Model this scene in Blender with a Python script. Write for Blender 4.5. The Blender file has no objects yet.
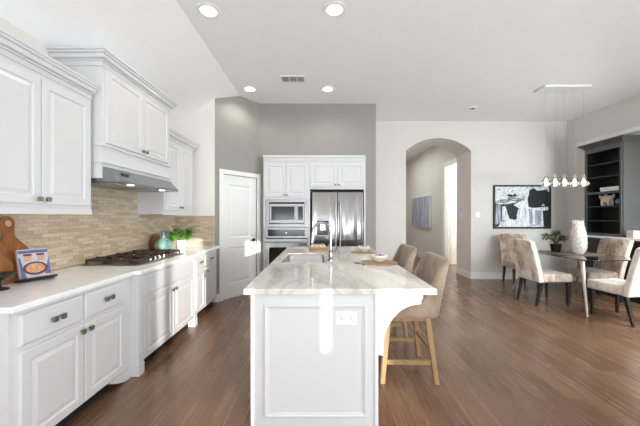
import bpy, bmesh, math, random
from mathutils import Vector, Matrix
random.seed(7)
PI = math.pi
S = bpy.context.scene
C = S.collection

# ------------------------------------------------------------------ camera
F, CY, H = 302.0, 216.0, 1.40            # focal length in px, horizon row, eye height
cam = bpy.data.cameras.new('camera')
cam.sensor_width = 36.0
cam.lens = F / 640 * 36
cam.shift_y = (CY - 213) / 640
cam.clip_start = 0.05
camo = bpy.data.objects.new('camera', cam)
C.objects.link(camo)
camo.location = (0, 0, H)
camo.rotation_euler = (PI / 2, 0, 0)
S.camera = camo

# ------------------------------------------------------------------ light
S.view_settings.view_transform = 'Standard'
S.view_settings.look = 'None'
S.view_settings.gamma = 1
S.view_settings.use_curve_mapping = False
S.view_settings.exposure = 0.32
S.cycles.max_bounces = 14
S.cycles.diffuse_bounces = 7
S.cycles.glossy_bounces = 6
S.cycles.transmission_bounces = 8
S.cycles.sample_clamp_indirect = 6
S.cycles.caustics_reflective = False
S.cycles.caustics_refractive = False

w = bpy.data.worlds.new('sky')
S.world = w
w.use_nodes = True
w.node_tree.nodes['Background'].inputs[0].default_value = (0.86, 0.93, 1.0, 1)
w.node_tree.nodes['Background'].inputs[1].default_value = 1.6

sun = bpy.data.lights.new('sun', 'SUN')
sun.energy = 5.2
sun.angle = math.radians(0.6)
sun.color = (1.0, 0.95, 0.88)
suno = bpy.data.objects.new('sun', sun)
C.objects.link(suno)
SUN_DIR = Vector((-0.455, 0.90, -0.135)).normalized()
suno.rotation_euler = SUN_DIR.to_track_quat('-Z', 'Y').to_euler()
suno.location = (3, -6, 3)


def area(name, loc, direction, sx, sy, power, col=(1, 1, 1)):
    l = bpy.data.lights.new(name, 'AREA')
    l.shape = 'RECTANGLE'
    l.size, l.size_y = sx, sy
    l.energy = power
    l.color = col
    o = bpy.data.objects.new(name, l)
    C.objects.link(o)
    o.location = loc
    o.rotation_euler = Vector(direction).to_track_quat('-Z', 'Y').to_euler()
    return o


# added fill lamps out of view, standing in for window light
area('fill_back', (-0.4, -3.05, 1.2), (0.25, 1, 1.7), 3.4, 2.2, 185, (0.86, 0.935, 1))  # added fill behind the camera, aimed up at the ceiling
area('fill_living', (4.55, -3.05, 1.3), (-0.05, 1, 0.45), 1.6, 2.3, 240, (0.86, 0.935, 1))  # added fill that brightens the cream arch wall
area('fill_side', (5.40, -0.5, 0.7), (-1, 0.3, 0.4), 4.0, 1.1, 165, (0.86, 0.935, 1))  # added fill in front of the solid right wall
area('fill_dining', (5.30, 3.1, 1.7), (-0.7, 0.75, -0.9), 1.5, 1.8, 125, (0.86, 0.935, 1))  # added fill that brightens the dining corner, no window modelled there
area('fill_hall', (2.2, 9.6, 3.4), (0, 0, -1), 0.9, 2.4, 25)  # added lamp under the hall ceiling, brightens the hall
area('fill_vestibule', (5.6, 7.9, 2.6), (-1, 0.2, -0.3), 0.8, 1.2, 60)  # added lamp out of view, brightens the vestibule


# ------------------------------------------------------------------ materials
def new_mat(name):
    m = bpy.data.materials.new(name)
    m.use_nodes = True
    nt = m.node_tree
    return m, nt, nt.nodes['Principled BSDF']


def srgb(r, g, b):
    f = lambda c: (c / 255 / 12.92) if c / 255 <= 0.04045 else ((c / 255 + 0.055) / 1.055) ** 2.4
    return (f(r), f(g), f(b), 1)


def N(nt, t, **kw):
    n = nt.nodes.new(t)
    for k, v in kw.items():
        if k in n.inputs:
            n.inputs[k].default_value = v
        else:
            setattr(n, k, v)
    return n


def coords(nt, scale=(1, 1, 1), rot=(0, 0, 0), kind='Object', loc=(0, 0, 0)):
    tc = N(nt, 'ShaderNodeTexCoord')
    mp = N(nt, 'ShaderNodeMapping')
    mp.inputs['Scale'].default_value = scale
    mp.inputs['Rotation'].default_value = rot
    mp.inputs['Location'].default_value = loc
    nt.links.new(tc.outputs[kind], mp.inputs['Vector'])
    return mp.outputs['Vector']


def ramp(nt, fac, stops, mode='LINEAR'):
    r = N(nt, 'ShaderNodeValToRGB')
    r.color_ramp.interpolation = mode
    el = r.color_ramp.elements
    while len(el) > 1:
        el.remove(el[-1])
    el[0].position, el[0].color = stops[0]
    for p, c in stops[1:]:
        e = el.new(p)
        e.color = c
    nt.links.new(fac, r.inputs['Fac'])
    return r.outputs['Color']


def bump(nt, b, height, strength=0.2, dist=0.01):
    n = N(nt, 'ShaderNodeBump')
    n.inputs['Strength'].default_value = strength
    n.inputs['Distance'].default_value = dist
    nt.links.new(height, n.inputs['Height'])
    nt.links.new(n.outputs['Normal'], b.inputs['Normal'])


def plain(name, col, rough=0.5, metal=0.0, var=0.04, nscale=6.0, spec=0.5, bmp=0.0, bscale=200.0, coat=0.0):
    """a colour with a little noise variation"""
    m, nt, b = new_mat(name)
    v = coords(nt)
    n = N(nt, 'ShaderNodeTexNoise', Scale=nscale, Detail=3.0)
    nt.links.new(v, n.inputs['Vector'])
    lo = tuple(c * (1 - var) for c in col[:3]) + (1,)
    hi = tuple(min(1, c * (1 + var)) for c in col[:3]) + (1,)
    nt.links.new(ramp(nt, n.outputs['Fac'], [(0.3, lo), (0.7, hi)]), b.inputs['Base Color'])
    b.inputs['Roughness'].default_value = rough
    b.inputs['Metallic'].default_value = metal
    b.inputs['Specular IOR Level'].default_value = spec
    b.inputs['Coat Weight'].default_value = coat
    if bmp:
        n2 = N(nt, 'ShaderNodeTexNoise', Scale=bscale, Detail=2.0)
        nt.links.new(v, n2.inputs['Vector'])
        bump(nt, b, n2.outputs['Fac'], bmp, 0.002)
    return m


def emit(name, col, strength):
    m, nt, b = new_mat(name)
    b.inputs['Base Color'].default_value = col
    b.inputs['Emission Color'].default_value = col
    b.inputs['Emission Strength'].default_value = strength
    return m


M = {}
M['wall_cream'] = plain('cream wall paint', srgb(218, 215, 209), 0.75, var=0.01, bmp=0.06, bscale=120)
M['wall_grey'] = plain('grey wall paint', srgb(151, 148, 142), 0.75, var=0.015, bmp=0.06, bscale=120)
M['wall_white'] = plain('white wall paint', srgb(238, 236, 230), 0.75, var=0.01, bmp=0.06, bscale=120)
M['ceiling'] = plain('ceiling paint', srgb(243, 243, 243), 0.9, var=0.01, bmp=0.08, bscale=90)
M['trim'] = plain('white trim paint', srgb(236, 236, 235), 0.35, var=0.008)
M['cabinet'] = plain('white cabinet paint', srgb(215, 215, 216), 0.3, var=0.006)
M['quartz'] = plain('white quartz', srgb(242, 242, 241), 0.12, var=0.03, nscale=14)
M['dark_void'] = plain('dark recess', srgb(30, 28, 27), 0.6)
M['knob'] = plain('antique brass', srgb(146, 136, 112), 0.35, metal=0.9)
M['bronze'] = plain('dark bronze', srgb(52, 46, 42), 0.4, metal=0.8)
M['chrome'] = plain('brushed nickel', srgb(214, 214, 212), 0.16, metal=1.0, var=0.01)
M['satin'] = plain('satin nickel', srgb(188, 178, 166), 0.38, metal=0.85, var=0.02)
M['faucet_metal'] = plain('polished nickel', srgb(150, 151, 152), 0.2, metal=1.0, var=0.01)
M['dark_wood'] = plain('espresso wood', srgb(25, 19, 17), 0.4, var=0.2, nscale=12)
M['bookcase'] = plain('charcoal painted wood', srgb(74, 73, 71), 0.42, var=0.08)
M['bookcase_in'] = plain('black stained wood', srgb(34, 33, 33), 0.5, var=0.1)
M['plastic'] = plain('white plastic', srgb(238, 238, 236), 0.35, var=0.005)
M['vent_grey'] = plain('grey louvre', srgb(150, 150, 150), 0.5)
M['tuft_button'] = plain('taupe button', srgb(112, 88, 68), 0.6)
M['slot'] = plain('dark slot', srgb(60, 60, 60), 0.6)
M['black'] = plain('black gloss', srgb(16, 16, 18), 0.12, var=0.02)
M['blackmatte'] = plain('matte black', srgb(24, 24, 24), 0.55, var=0.05)
M['iron'] = plain('cast iron', srgb(72, 56, 45), 0.5, var=0.25, nscale=40, metal=0.3)
M['ceramic'] = plain('white ceramic', srgb(243, 241, 238), 0.2, var=0.01)
M['teal_glaze'] = plain('teal glaze', srgb(120, 158, 150), 0.18, var=0.25, nscale=9)
M['blue_glaze'] = plain('blue grey glaze', srgb(80, 112, 136), 0.2, var=0.2, nscale=9)
M['leaf'] = plain('green leaf', srgb(84, 150, 44), 0.4, var=0.45, nscale=22)
M['leaf_dark'] = plain('dark green leaf', srgb(70, 98, 58), 0.45, var=0.4, nscale=25)
M['stem'] = plain('brown stem', srgb(92, 74, 52), 0.7, var=0.2)
M['soil'] = plain('potting soil', srgb(50, 38, 30), 0.9, var=0.3, nscale=60)
M['cork'] = plain('cork', srgb(178, 136, 84), 0.8, var=0.2, nscale=60)
M['rustic'] = plain('brown clay', srgb(112, 74, 46), 0.6, var=0.25, nscale=20)
M['bulb'] = emit('warm bulb', (1, 0.9, 0.82, 1), 1.3)
M['lamp'] = emit('downlight lens', (1, 0.98, 0.94, 1), 9.0)
M['hood_lamp'] = emit('hood lamp', (1, 0.85, 0.6, 1), 2.2)
M['mirror_paper'] = plain('page paper', srgb(226, 220, 208), 0.7, var=0.05)
M['garlic'] = plain('pale garlic skin', srgb(228, 220, 204), 0.5, var=0.08, nscale=30)
M['berry'] = plain('dark fruit', srgb(62, 44, 62), 0.35, var=0.3, nscale=40)
M['sculpt'] = plain('cream sculpture', srgb(216, 204, 184), 0.6, var=0.12, nscale=20)


def mat_floor():
    m, nt, b = new_mat('dark hardwood planks')
    v = coords(nt, rot=(0, 0, PI / 2))
    br = N(nt, 'ShaderNodeTexBrick')
    br.offset = 0.37
    br.inputs['Scale'].default_value = 1.0
    br.inputs['Brick Width'].default_value = 1.15
    br.inputs['Row Height'].default_value = 0.127
    br.inputs['Mortar Size'].default_value = 0.0016
    br.inputs['Mortar Smooth'].default_value = 0.3
    br.inputs['Color1'].default_value = (0.0, 0.0, 0.0, 1)
    br.inputs['Color2'].default_value = (1, 1, 1, 1)
    br.inputs['Mortar'].default_value = (0.5, 0.5, 0.5, 1)
    nt.links.new(v, br.inputs['Vector'])
    v2 = coords(nt, scale=(46, 1.5, 1))
    n = N(nt, 'ShaderNodeTexNoise', Scale=1.0, Detail=6.0, Roughness=0.6)
    nt.links.new(v2, n.inputs['Vector'])
    mix = N(nt, 'ShaderNodeMix', data_type='FLOAT')
    mix.inputs[0].default_value = 0.30
    nt.links.new(n.outputs['Fac'], mix.inputs[2])
    nt.links.new(br.outputs['Color'], mix.inputs[3])
    col = ramp(nt, mix.outputs[0], [(0.2, srgb(92, 66, 48)), (0.5, srgb(117, 88, 67)), (0.8, srgb(141, 111, 87))])
    mm = N(nt, 'ShaderNodeMix', data_type='RGBA')
    nt.links.new(br.outputs['Fac'], mm.inputs[0])
    nt.links.new(col, mm.inputs[6])
    mm.inputs[7].default_value = srgb(70, 50, 38)
    nt.links.new(mm.outputs[2], b.inputs['Base Color'])
    r = ramp(nt, n.outputs['Fac'], [(0.3, (0.20, 0.20, 0.20, 1)), (0.75, (0.32, 0.32, 0.32, 1))])
    nt.links.new(r, b.inputs['Roughness'])
    bump(nt, b, n.outputs['Fac'], 0.3, 0.004)
    return m


def mat_backsplash():
    m, nt, b = new_mat('travertine brick mosaic')
    tc = N(nt, 'ShaderNodeTexCoord')
    sep = N(nt, 'ShaderNodeSeparateXYZ')
    nt.links.new(tc.outputs['Object'], sep.inputs[0])
    add = N(nt, 'ShaderNodeMath', operation='ADD')
    nt.links.new(sep.outputs[0], add.inputs[0])
    nt.links.new(sep.outputs[1], add.inputs[1])
    cmb = N(nt, 'ShaderNodeCombineXYZ')
    nt.links.new(add.outputs[0], cmb.inputs[0])
    nt.links.new(sep.outputs[2], cmb.inputs[1])
    br = N(nt, 'ShaderNodeTexBrick')
    br.offset = 0.43
    br.inputs['Scale'].default_value = 1.0
    br.inputs['Brick Width'].default_value = 0.13
    br.inputs['Row Height'].default_value = 0.032
    br.inputs['Mortar Size'].default_value = 0.0016
    br.inputs['Color1'].default_value = (0, 0, 0, 1)
    br.inputs['Color2'].default_value = (1, 1, 1, 1)
    nt.links.new(cmb.outputs[0], br.inputs['Vector'])
    n = N(nt, 'ShaderNodeTexNoise', Scale=45.0, Detail=4.0)
    nt.links.new(tc.outputs['Object'], n.inputs['Vector'])
    mix = N(nt, 'ShaderNodeMix', data_type='FLOAT')
    mix.inputs[0].default_value = 0.45
    nt.links.new(n.outputs['Fac'], mix.inputs[2])
    nt.links.new(br.outputs['Color'], mix.inputs[3])
    col = ramp(nt, mix.outputs[0], [(0.1, srgb(160, 143, 121)), (0.35, srgb(184, 166, 142)), (0.6, srgb(202, 186, 163)), (0.9, srgb(220, 207, 188))])
    mm = N(nt, 'ShaderNodeMix', data_type='RGBA')
    nt.links.new(br.outputs['Fac'], mm.inputs[0])
    nt.links.new(col, mm.inputs[6])
    mm.inputs[7].default_value = srgb(172, 158, 138)
    nt.links.new(mm.outputs[2], b.inputs['Base Color'])
    b.inputs['Roughness'].default_value = 0.45
    inv = N(nt, 'ShaderNodeMath', operation='SUBTRACT')
    inv.inputs[0].default_value = 1.0
    nt.links.new(br.outputs['Fac'], inv.inputs[1])
    bump(nt, b, inv.outputs[0], 0.5, 0.003)
    return m


def mat_marble():
    m, nt, b = new_mat('veined white marble')
    v = coords(nt, scale=(0.8, 0.4, 1.0), rot=(0, 0, 0.55))
    n = N(nt, 'ShaderNodeTexNoise', Scale=1.6, Detail=5.0, Roughness=0.6)
    n.inputs['Distortion'].default_value = 1.2
    nt.links.new(v, n.inputs['Vector'])
    veins = ramp(nt, n.outputs['Fac'], [(0.0, (0, 0, 0, 1)), (0.455, (0, 0, 0, 1)), (0.495, (1, 1, 1, 1)), (0.52, (0.25, 0.25, 0.25, 1)), (0.60, (0, 0, 0, 1))])
    n2 = N(nt, 'ShaderNodeTexNoise', Scale=2.3, Detail=3.0)
    nt.links.new(v, n2.inputs['Vector'])
    base = ramp(nt, n2.outputs['Fac'], [(0.3, srgb(218, 211, 202)), (0.7, srgb(234, 230, 224))])
    mm = N(nt, 'ShaderNodeMix', data_type='RGBA')
    mul = N(nt, 'ShaderNodeMath', operation='MULTIPLY')
    nt.links.new(veins, mul.inputs[0])
    mul.inputs[1].default_value = 0.42
    nt.links.new(mul.outputs[0], mm.inputs[0])
    nt.links.new(base, mm.inputs[6])
    mm.inputs[7].default_value = srgb(172, 162, 151)
    nt.links.new(mm.outputs[2], b.inputs['Base Color'])
    b.inputs['Roughness'].default_value = 0.07
    return m


def mat_velvet(name, a, c, scale=5.0, d=None):
    m, nt, b = new_mat(name)
    v = coords(nt, scale=(1, 1, 0.55))
    n = N(nt, 'ShaderNodeTexNoise', Scale=scale, Detail=5.0, Roughness=0.62)
    n.inputs['Distortion'].default_value = 0.6
    nt.links.new(v, n.inputs['Vector'])
    stops = [(0.36, a), (0.62, c)]
    if d:
        stops = [(0.33, d)] + [(0.47, a), (0.64, c)]
    nt.links.new(ramp(nt, n.outputs['Fac'], stops), b.inputs['Base Color'])
    b.inputs['Roughness'].default_value = 0.7
    b.inputs['Sheen Weight'].default_value = 0.35
    n2 = N(nt, 'ShaderNodeTexNoise', Scale=120.0)
    nt.links.new(v, n2.inputs['Vector'])
    bump(nt, b, n2.outputs['Fac'], 0.2, 0.003)
    return m


def mat_wood(name, a, c, axis=(8, 8, 1.2), rough=0.5):
    m, nt, b = new_mat(name)
    v = coords(nt, scale=axis)
    n = N(nt, 'ShaderNodeTexNoise', Scale=5.0, Detail=5.0, Roughness=0.6)
    n.inputs['Distortion'].default_value = 0.8
    nt.links.new(v, n.inputs['Vector'])
    nt.links.new(ramp(nt, n.outputs['Fac'], [(0.3, a), (0.7, c)]), b.inputs['Base Color'])
    b.inputs['Roughness'].default_value = rough
    bump(nt, b, n.outputs['Fac'], 0.1, 0.003)
    return m


def mat_steel(name, col, rough=0.22, axis=(1, 1, 90), wave=0.0):
    m, nt, b = new_mat(name)
    v = coords(nt, scale=axis)
    n = N(nt, 'ShaderNodeTexNoise', Scale=3.0, Detail=3.0)
    nt.links.new(v, n.inputs['Vector'])
    b.inputs['Base Color'].default_value = col
    b.inputs['Metallic'].default_value = 1.0
    nt.links.new(ramp(nt, n.outputs['Fac'], [(0.3, (rough * 0.92,) * 3 + (1,)), (0.7, (rough * 1.08,) * 3 + (1,))]), b.inputs['Roughness'])
    if wave:
        v2 = coords(nt, scale=(9, 9, 1.1))
        n2 = N(nt, 'ShaderNodeTexNoise', Scale=1.0, Detail=1.0)
        nt.links.new(v2, n2.inputs['Vector'])
        bump(nt, b, n2.outputs['Fac'], wave, 0.02)
    return m


def mat_glass(name, col=(1, 1, 1, 1), rough=0.0, ior=1.45):
    m, nt, b = new_mat(name)
    b.inputs['Base Color'].default_value = col
    b.inputs['Roughness'].default_value = rough
    b.inputs['IOR'].default_value = ior
    b.inputs['Transmission Weight'].default_value = 1.0
    return m


def mat_stripes():
    m, nt, b = new_mat('blue striped canvas')
    v = coords(nt, scale=(0.02, 1, 0.03))
    n = N(nt, 'ShaderNodeTexNoise', Scale=6.5, Detail=4.0, Roughness=0.7)
    nt.links.new(v, n.inputs['Vector'])
    nt.links.new(ramp(nt, n.outputs['Fac'], [(0.30, srgb(84, 88, 108)), (0.42, srgb(128, 134, 158)), (0.5, srgb(196, 200, 214)),
                                             (0.56, srgb(112, 116, 140)), (0.64, srgb(170, 174, 196)), (0.75, srgb(226, 228, 234))]), b.inputs['Base Color'])
    b.inputs['Roughness'].default_value = 0.6
    return m


M['floor'] = mat_floor()
M['tile'] = mat_backsplash()
M['marble'] = mat_marble()
M['velvet_tan'] = mat_velvet('taupe velvet', srgb(150, 132, 112), srgb(196, 182, 164), 5)
M['velvet_tuft'] = mat_velvet('mottled brown beige velvet', srgb(172, 150, 130), srgb(212, 196, 178), 6, srgb(128, 103, 84))
M['velvet_cream'] = mat_velvet('mottled cream velvet', srgb(220, 209, 194), srgb(242, 236, 226), 6, srgb(158, 132, 112))
M['stool_velvet'] = mat_velvet('stone velvet', srgb(122, 103, 84), srgb(164, 144, 122), 7)
M['oak'] = mat_wood('honey oak', srgb(134, 106, 68), srgb(164, 134, 92))
M['board'] = mat_wood('acacia board', srgb(122, 72, 34), srgb(164, 104, 54))
M['board_dark'] = mat_wood('walnut board', srgb(112, 66, 34), srgb(150, 92, 50))
M['plate_wood'] = mat_wood('woven rattan mat', srgb(150, 122, 88), srgb(192, 162, 124), (30, 30, 30), 0.7)
M['wicker'] = mat_wood('wicker', srgb(164, 128, 84), srgb(206, 172, 122), (60, 60, 60), 0.7)
M['slab'] = mat_wood('grey brown wood', srgb(86, 72, 60), srgb(128, 108, 90), (10, 1.5, 8), 0.4)
M['steel'] = mat_steel('stainless steel', srgb(158, 158, 159), 0.32, (2, 2, 20))
M['steel_fridge'] = mat_steel('brushed stainless steel', srgb(156, 154, 153), 0.13, (90, 90, 1), 0.5)
M['steel_hood'] = mat_steel('hood stainless', srgb(150, 153, 158), 0.3)
M['sink'] = mat_steel('sink steel', srgb(205, 206, 208), 0.25)
M['glass'] = mat_glass('clear glass')
M['table_glass'] = mat_glass('tinted glass', (0.72, 0.76, 0.74, 1), 0.0, 1.45)
M['oven_glass'] = plain('black oven glass', srgb(20, 19, 18), 0.06, var=0.02)
M['vase_white'] = plain('chalk white ceramic', srgb(226, 218, 212), 0.5, var=0.16, nscale=26)
M['stripes'] = mat_stripes()
M['canvas_edge'] = plain('white canvas edge', srgb(236, 236, 236), 0.7)
for nm, c in (('ink', (22, 22, 24)), ('mid', (96, 100, 106)), ('pale', (206, 212, 216)), ('foam', (236, 240, 243)), ('mist', (160, 168, 176))):
    M['print_' + nm] = plain('print ' + nm, srgb(*c), 0.6, var=0.22 if nm != 'foam' else 0.05, nscale=14)


def mat_falls(name, a, c, lo=0.4, hi=0.6, sc=(60, 1, 5)):
    m, nt, b = new_mat(name)
    v = coords(nt, scale=sc)
    n = N(nt, 'ShaderNodeTexNoise', Scale=1.0, Detail=5.0, Roughness=0.7)
    n.inputs['Distortion'].default_value = 0.5
    nt.links.new(v, n.inputs['Vector'])
    nt.links.new(ramp(nt, n.outputs['Fac'], [(lo, a), (hi, c)]), b.inputs['Base Color'])
    b.inputs['Roughness'].default_value = 0.6
    return m


M['print_foam'] = mat_falls('print falling water', srgb(150, 158, 168), srgb(240, 243, 246), 0.36, 0.55, (34, 1, 4))
M['print_mist'] = mat_falls('print misty falls', srgb(84, 92, 102), srgb(190, 198, 206), 0.36, 0.62, (40, 1, 3))
M['print_ink'] = mat_falls('print dark rock', srgb(14, 14, 16), srgb(52, 54, 58), 0.5, 0.75, (14, 1, 16))
M['print_pale'] = mat_falls('print pale forest', srgb(126, 134, 140), srgb(222, 228, 231), 0.36, 0.5, (16, 1, 22))
M['print_mid'] = mat_falls('print grey forest', srgb(34, 38, 42), srgb(196, 202, 206), 0.42, 0.6, (22, 1, 26))
M['cover_blue'] = plain('book cover blue', srgb(84, 92, 134), 0.35, var=0.1)
M['cover_pale'] = plain('book cover pale', srgb(182, 180, 190), 0.35, var=0.06)
M['pizza'] = plain('pizza print', srgb(196, 140, 110), 0.4, var=0.4, nscale=60)
M['plate_print'] = plain('dark dish print', srgb(84, 52, 56), 0.4, var=0.2)
M['jar_print'] = plain('jar print', srgb(190, 150, 126), 0.4, var=0.2)


# ------------------------------------------------------------------ mesh helper
class MB:
    def __init__(self):
        self.bm = bmesh.new()
        self.mi = 0

    def face(self, vs):
        try:
            f = self.bm.faces.new(vs)
            f.material_index = self.mi
            return f
        except ValueError:
            return None

    def poly(self, pts):
        return self.face([self.bm.verts.new(p) for p in pts])

    def box(self, x0, x1, y0, y1, z0, z1, m=None):
        p = [Vector((x, y, z)) for z in (z0, z1) for y in (y0, y1) for x in (x0, x1)]
        if m is not None:
            p = [m @ q for q in p]
        v = [self.bm.verts.new(q) for q in p]
        for f in ((0, 2, 3, 1), (4, 5, 7, 6), (0, 1, 5, 4), (2, 6, 7, 3), (0, 4, 6, 2), (1, 3, 7, 5)):
            self.face([v[i] for i in f])
        return self

    def frustum(self, c0, s0, c1, s1):
        """square section bar from centre c0 half size s0 to c1 half size s1 (sections in XY)"""
        s0 = s0 if isinstance(s0, tuple) else (s0, s0)
        s1 = s1 if isinstance(s1, tuple) else (s1, s1)
        a = [self.bm.verts.new((c0[0] + i * s0[0], c0[1] + j * s0[1], c0[2])) for i, j in ((-1, -1), (1, -1), (1, 1), (-1, 1))]
        b = [self.bm.verts.new((c1[0] + i * s1[0], c1[1] + j * s1[1], c1[2])) for i, j in ((-1, -1), (1, -1), (1, 1), (-1, 1))]
        self.face(a)
        self.face(b)
        for i in range(4):
            self.face([a[i], a[(i + 1) % 4], b[(i + 1) % 4], b[i]])
        return self

    def tube(self, pts, rad, seg=12, caps=True):
        pts = [Vector(p) for p in pts]
        n = len(pts)
        rad = rad if isinstance(rad, (list, tuple)) else [rad] * n
        rings = []
        up = None
        for i in range(n):
            t = (pts[min(i + 1, n - 1)] - pts[max(i - 1, 0)]).normalized()
            if up is None:
                up = Vector((0, 0, 1)) if abs(t.z) < 0.9 else Vector((0, 1, 0))
            s = t.cross(up).normalized()
            up = s.cross(t).normalized()
            rings.append([self.bm.verts.new(pts[i] + (s * math.cos(2 * PI * k / seg) + up * math.sin(2 * PI * k / seg)) * rad[i]) for k in range(seg)])
        for a, b in zip(rings, rings[1:]):
            for k in range(seg):
                self.face([a[k], a[(k + 1) % seg], b[(k + 1) % seg], b[k]])
        if caps:
            self.face(rings[0])
            self.face(rings[-1])
        return self

    def lathe(self, prof, c=(0, 0, 0), seg=28, sx=1, sy=1, m=None):
        rings = []
        for r, z in prof:
            if r < 1e-6:
                p = Vector((c[0], c[1], c[2] + z))
                rings.append([self.bm.verts.new(m @ p if m is not None else p)])
            else:
                ring = []
                for k in range(seg):
                    p = Vector((c[0] + sx * r * math.cos(2 * PI * k / seg), c[1] + sy * r * math.sin(2 * PI * k / seg), c[2] + z))
                    ring.append(self.bm.verts.new(m @ p if m is not None else p))
                rings.append(ring)
        for a, b in zip(rings, rings[1:]):
            for k in range(seg):
                k2 = (k + 1) % seg
                if len(a) == 1 and len(b) == 1:
                    continue
                if len(a) == 1:
                    self.face([a[0], b[k2], b[k]])
                elif len(b) == 1:
                    self.face([a[k], a[k2], b[0]])
                else:
                    self.face([a[k], a[k2], b[k2], b[k]])
        return self

    def prism(self, pts3, vec):
        """extrude polygon (3d points) along vec"""
        vec = Vector(vec)
        a = [self.bm.verts.new(p) for p in pts3]
        b = [self.bm.verts.new(Vector(p) + vec) for p in pts3]
        self.face(a)
        self.face(b[::-1])
        n = len(a)
        for i in range(n):
            self.face([a[i], a[(i + 1) % n], b[(i + 1) % n], b[i]])
        return self

    def cells(self, us, vs, holes, w0, w1, axis):
        """slab in the (u, v) plane with rectangular holes, thickness w0..w1; axis = which world axis w is"""
        us, vs = sorted(set(us)), sorted(set(vs))

        def P(u, v, w):
            return {'x': (w, u, v), 'y': (u, w, v), 'z': (u, v, w)}[axis]
        solid = {}
        for i in range(len(us) - 1):
            for j in range(len(vs) - 1):
                cu, cv = (us[i] + us[i + 1]) / 2, (vs[j] + vs[j + 1]) / 2
                solid[i, j] = not any(a < cu < b and c < cv < d for a, b, c, d in holes)
        cache = {}

        def V(i, j, w):
            k = (i, j, w)
            if k not in cache:
                cache[k] = self.bm.verts.new(P(us[i], vs[j], w))
            return cache[k]
        for (i, j), s in solid.items():
            if not s:
                continue
            q = [(i, j), (i + 1, j), (i + 1, j + 1), (i, j + 1)]
            self.face([V(a, b, w0) for a, b in q])
            self.face([V(a, b, w1) for a, b in reversed(q)])
            for (di, dj), (a, b) in (((0, -1), (0, 1)), ((1, 0), (1, 2)), ((0, 1), (2, 3)), ((-1, 0), (3, 0))):
                if not solid.get((i + di, j + dj), False):
                    a, b = q[a], q[b]
                    self.face([V(*a, w0), V(*b, w0), V(*b, w1), V(*a, w1)])
        return self

    def panel(self, o, u, n, w, h, t=0.02, frame=0.055, raised=True, flat=False):
        """raised-panel door: o = lower corner, u = width direction, n = outward normal, z is up"""
        o, u, n = Vector(o), Vector(u).normalized(), Vector(n).normalized()
        z = Vector((0, 0, 1))
        if flat:
            ins = [(0, 0), (0, t - 0.006), (0.012, t)]
        elif raised:
            ins = [(0, 0), (0, t - 0.004), (0.004, t), (frame, t), (frame + 0.007, t - 0.009), (frame + 0.016, t - 0.009), (frame + 0.042, t - 0.001)]
        else:
            ins = [(0, 0), (0, t - 0.004), (0.004, t), (frame, t), (frame + 0.012, t - 0.01)]
        loops = []
        for i, d in ins:
            loops.append([self.bm.verts.new(o + u * a + z * b + n * d) for a, b in ((i, i), (w - i, i), (w - i, h - i), (i, h - i))])
        for a, b in zip(loops, loops[1:]):
            for k in range(4):
                self.face([a[k], a[(k + 1) % 4], b[(k + 1) % 4], b[k]])
        self.face(loops[-1])
        self.face(loops[0][::-1])
        return self

    def blob(self, c, r, seg=12, rings=8, sz=1.0):
        prof = [(r * math.sin(PI * k / rings), -r * sz * math.cos(PI * k / rings)) for k in range(rings + 1)]
        prof[0] = (0, prof[0][1])
        prof[-1] = (0, prof[-1][1])
        return self.lathe(prof, c, seg)

    def leaf(self, base, d, length, width, nrm=(0, 0, 1), fold=0.12):
        d = Vector(d).normalized()
        s = d.cross(Vector(nrm))
        if s.length < 1e-3:
            s = Vector((1, 0, 0))
        s.normalize()
        up = s.cross(d)
        b = Vector(base)
        pts = [(0, 0), (0.3, 0.42), (0.6, 0.5), (1, 0)]
        mid = [self.bm.verts.new(b + d * length * t + up * (-0.1 * length * t * t)) for t, _ in pts]
        L = [self.bm.verts.new(b + d * length * t + s * width * k + up * (fold * width - 0.1 * length * t * t)) for t, k in pts[1:3]]
        R = [self.bm.verts.new(b + d * length * t - s * width * k + up * (fold * width - 0.1 * length * t * t)) for t, k in pts[1:3]]
        for W in (L, R):
            self.face([mid[0], mid[1], W[0]])
            self.face([mid[1], mid[2], W[1], W[0]])
            self.face([mid[2], mid[3], W[1]])
        return self

    def build(self, name, mat, parent=None, smooth=False, bevel=0.0, seg=2, world=False, subsurf=0, recalc=True):
        if recalc:
            bmesh.ops.recalc_face_normals(self.bm, faces=self.bm.faces)
        if parent is not None and world:
            self.bm.transform(world_of(parent).inverted())
        me = bpy.data.meshes.new(name)
        self.bm.to_mesh(me)
        self.bm.free()
        for mt in (mat if isinstance(mat, list) else [mat]):
            me.materials.append(mt)
        o = bpy.data.objects.new(name, me)
        C.objects.link(o)
        if parent is not None:
            o.parent = parent
        if smooth:
            for p in me.polygons:
                p.use_smooth = True
            if smooth != 'all':
                md = o.modifiers.new('edge', 'EDGE_SPLIT')
                md.split_angle = math.radians(45)
        if bevel:
            md = o.modifiers.new('bevel', 'BEVEL')
            md.width = bevel
            md.segments = seg
            md.limit_method = 'ANGLE'
            md.angle_limit = math.radians(40)
            md.harden_normals = False
        if subsurf:
            md = o.modifiers.new('sub', 'SUBSURF')
            md.levels = md.render_levels = subsurf
        return o


def world_of(o):
    m = Matrix.LocRotScale(o.location, o.rotation_euler, None)
    while o.parent is not None:
        o = o.parent
        m = Matrix.LocRotScale(o.location, o.rotation_euler, None) @ m
    return m


def tag(o, label, cat, group=None, kind=None):
    o['label'] = label
    o['category'] = cat
    if group:
        o['group'] = group
    if kind:
        o['kind'] = kind
    return o


def thing(name, label, cat, loc=(0, 0, 0), rz=0.0, group=None, kind=None):
    o = bpy.data.objects.new(name, None)
    o.empty_display_size = 0.1
    C.objects.link(o)
    o.location = loc
    o.rotation_euler = (0, 0, rz)
    return tag(o, label, cat, group, kind)


def struct(name, mb, mat, **kw):
    o = mb.build(name, mat, **kw)
    if o.parent is None:
        o['kind'] = 'structure'
    return o


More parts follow.
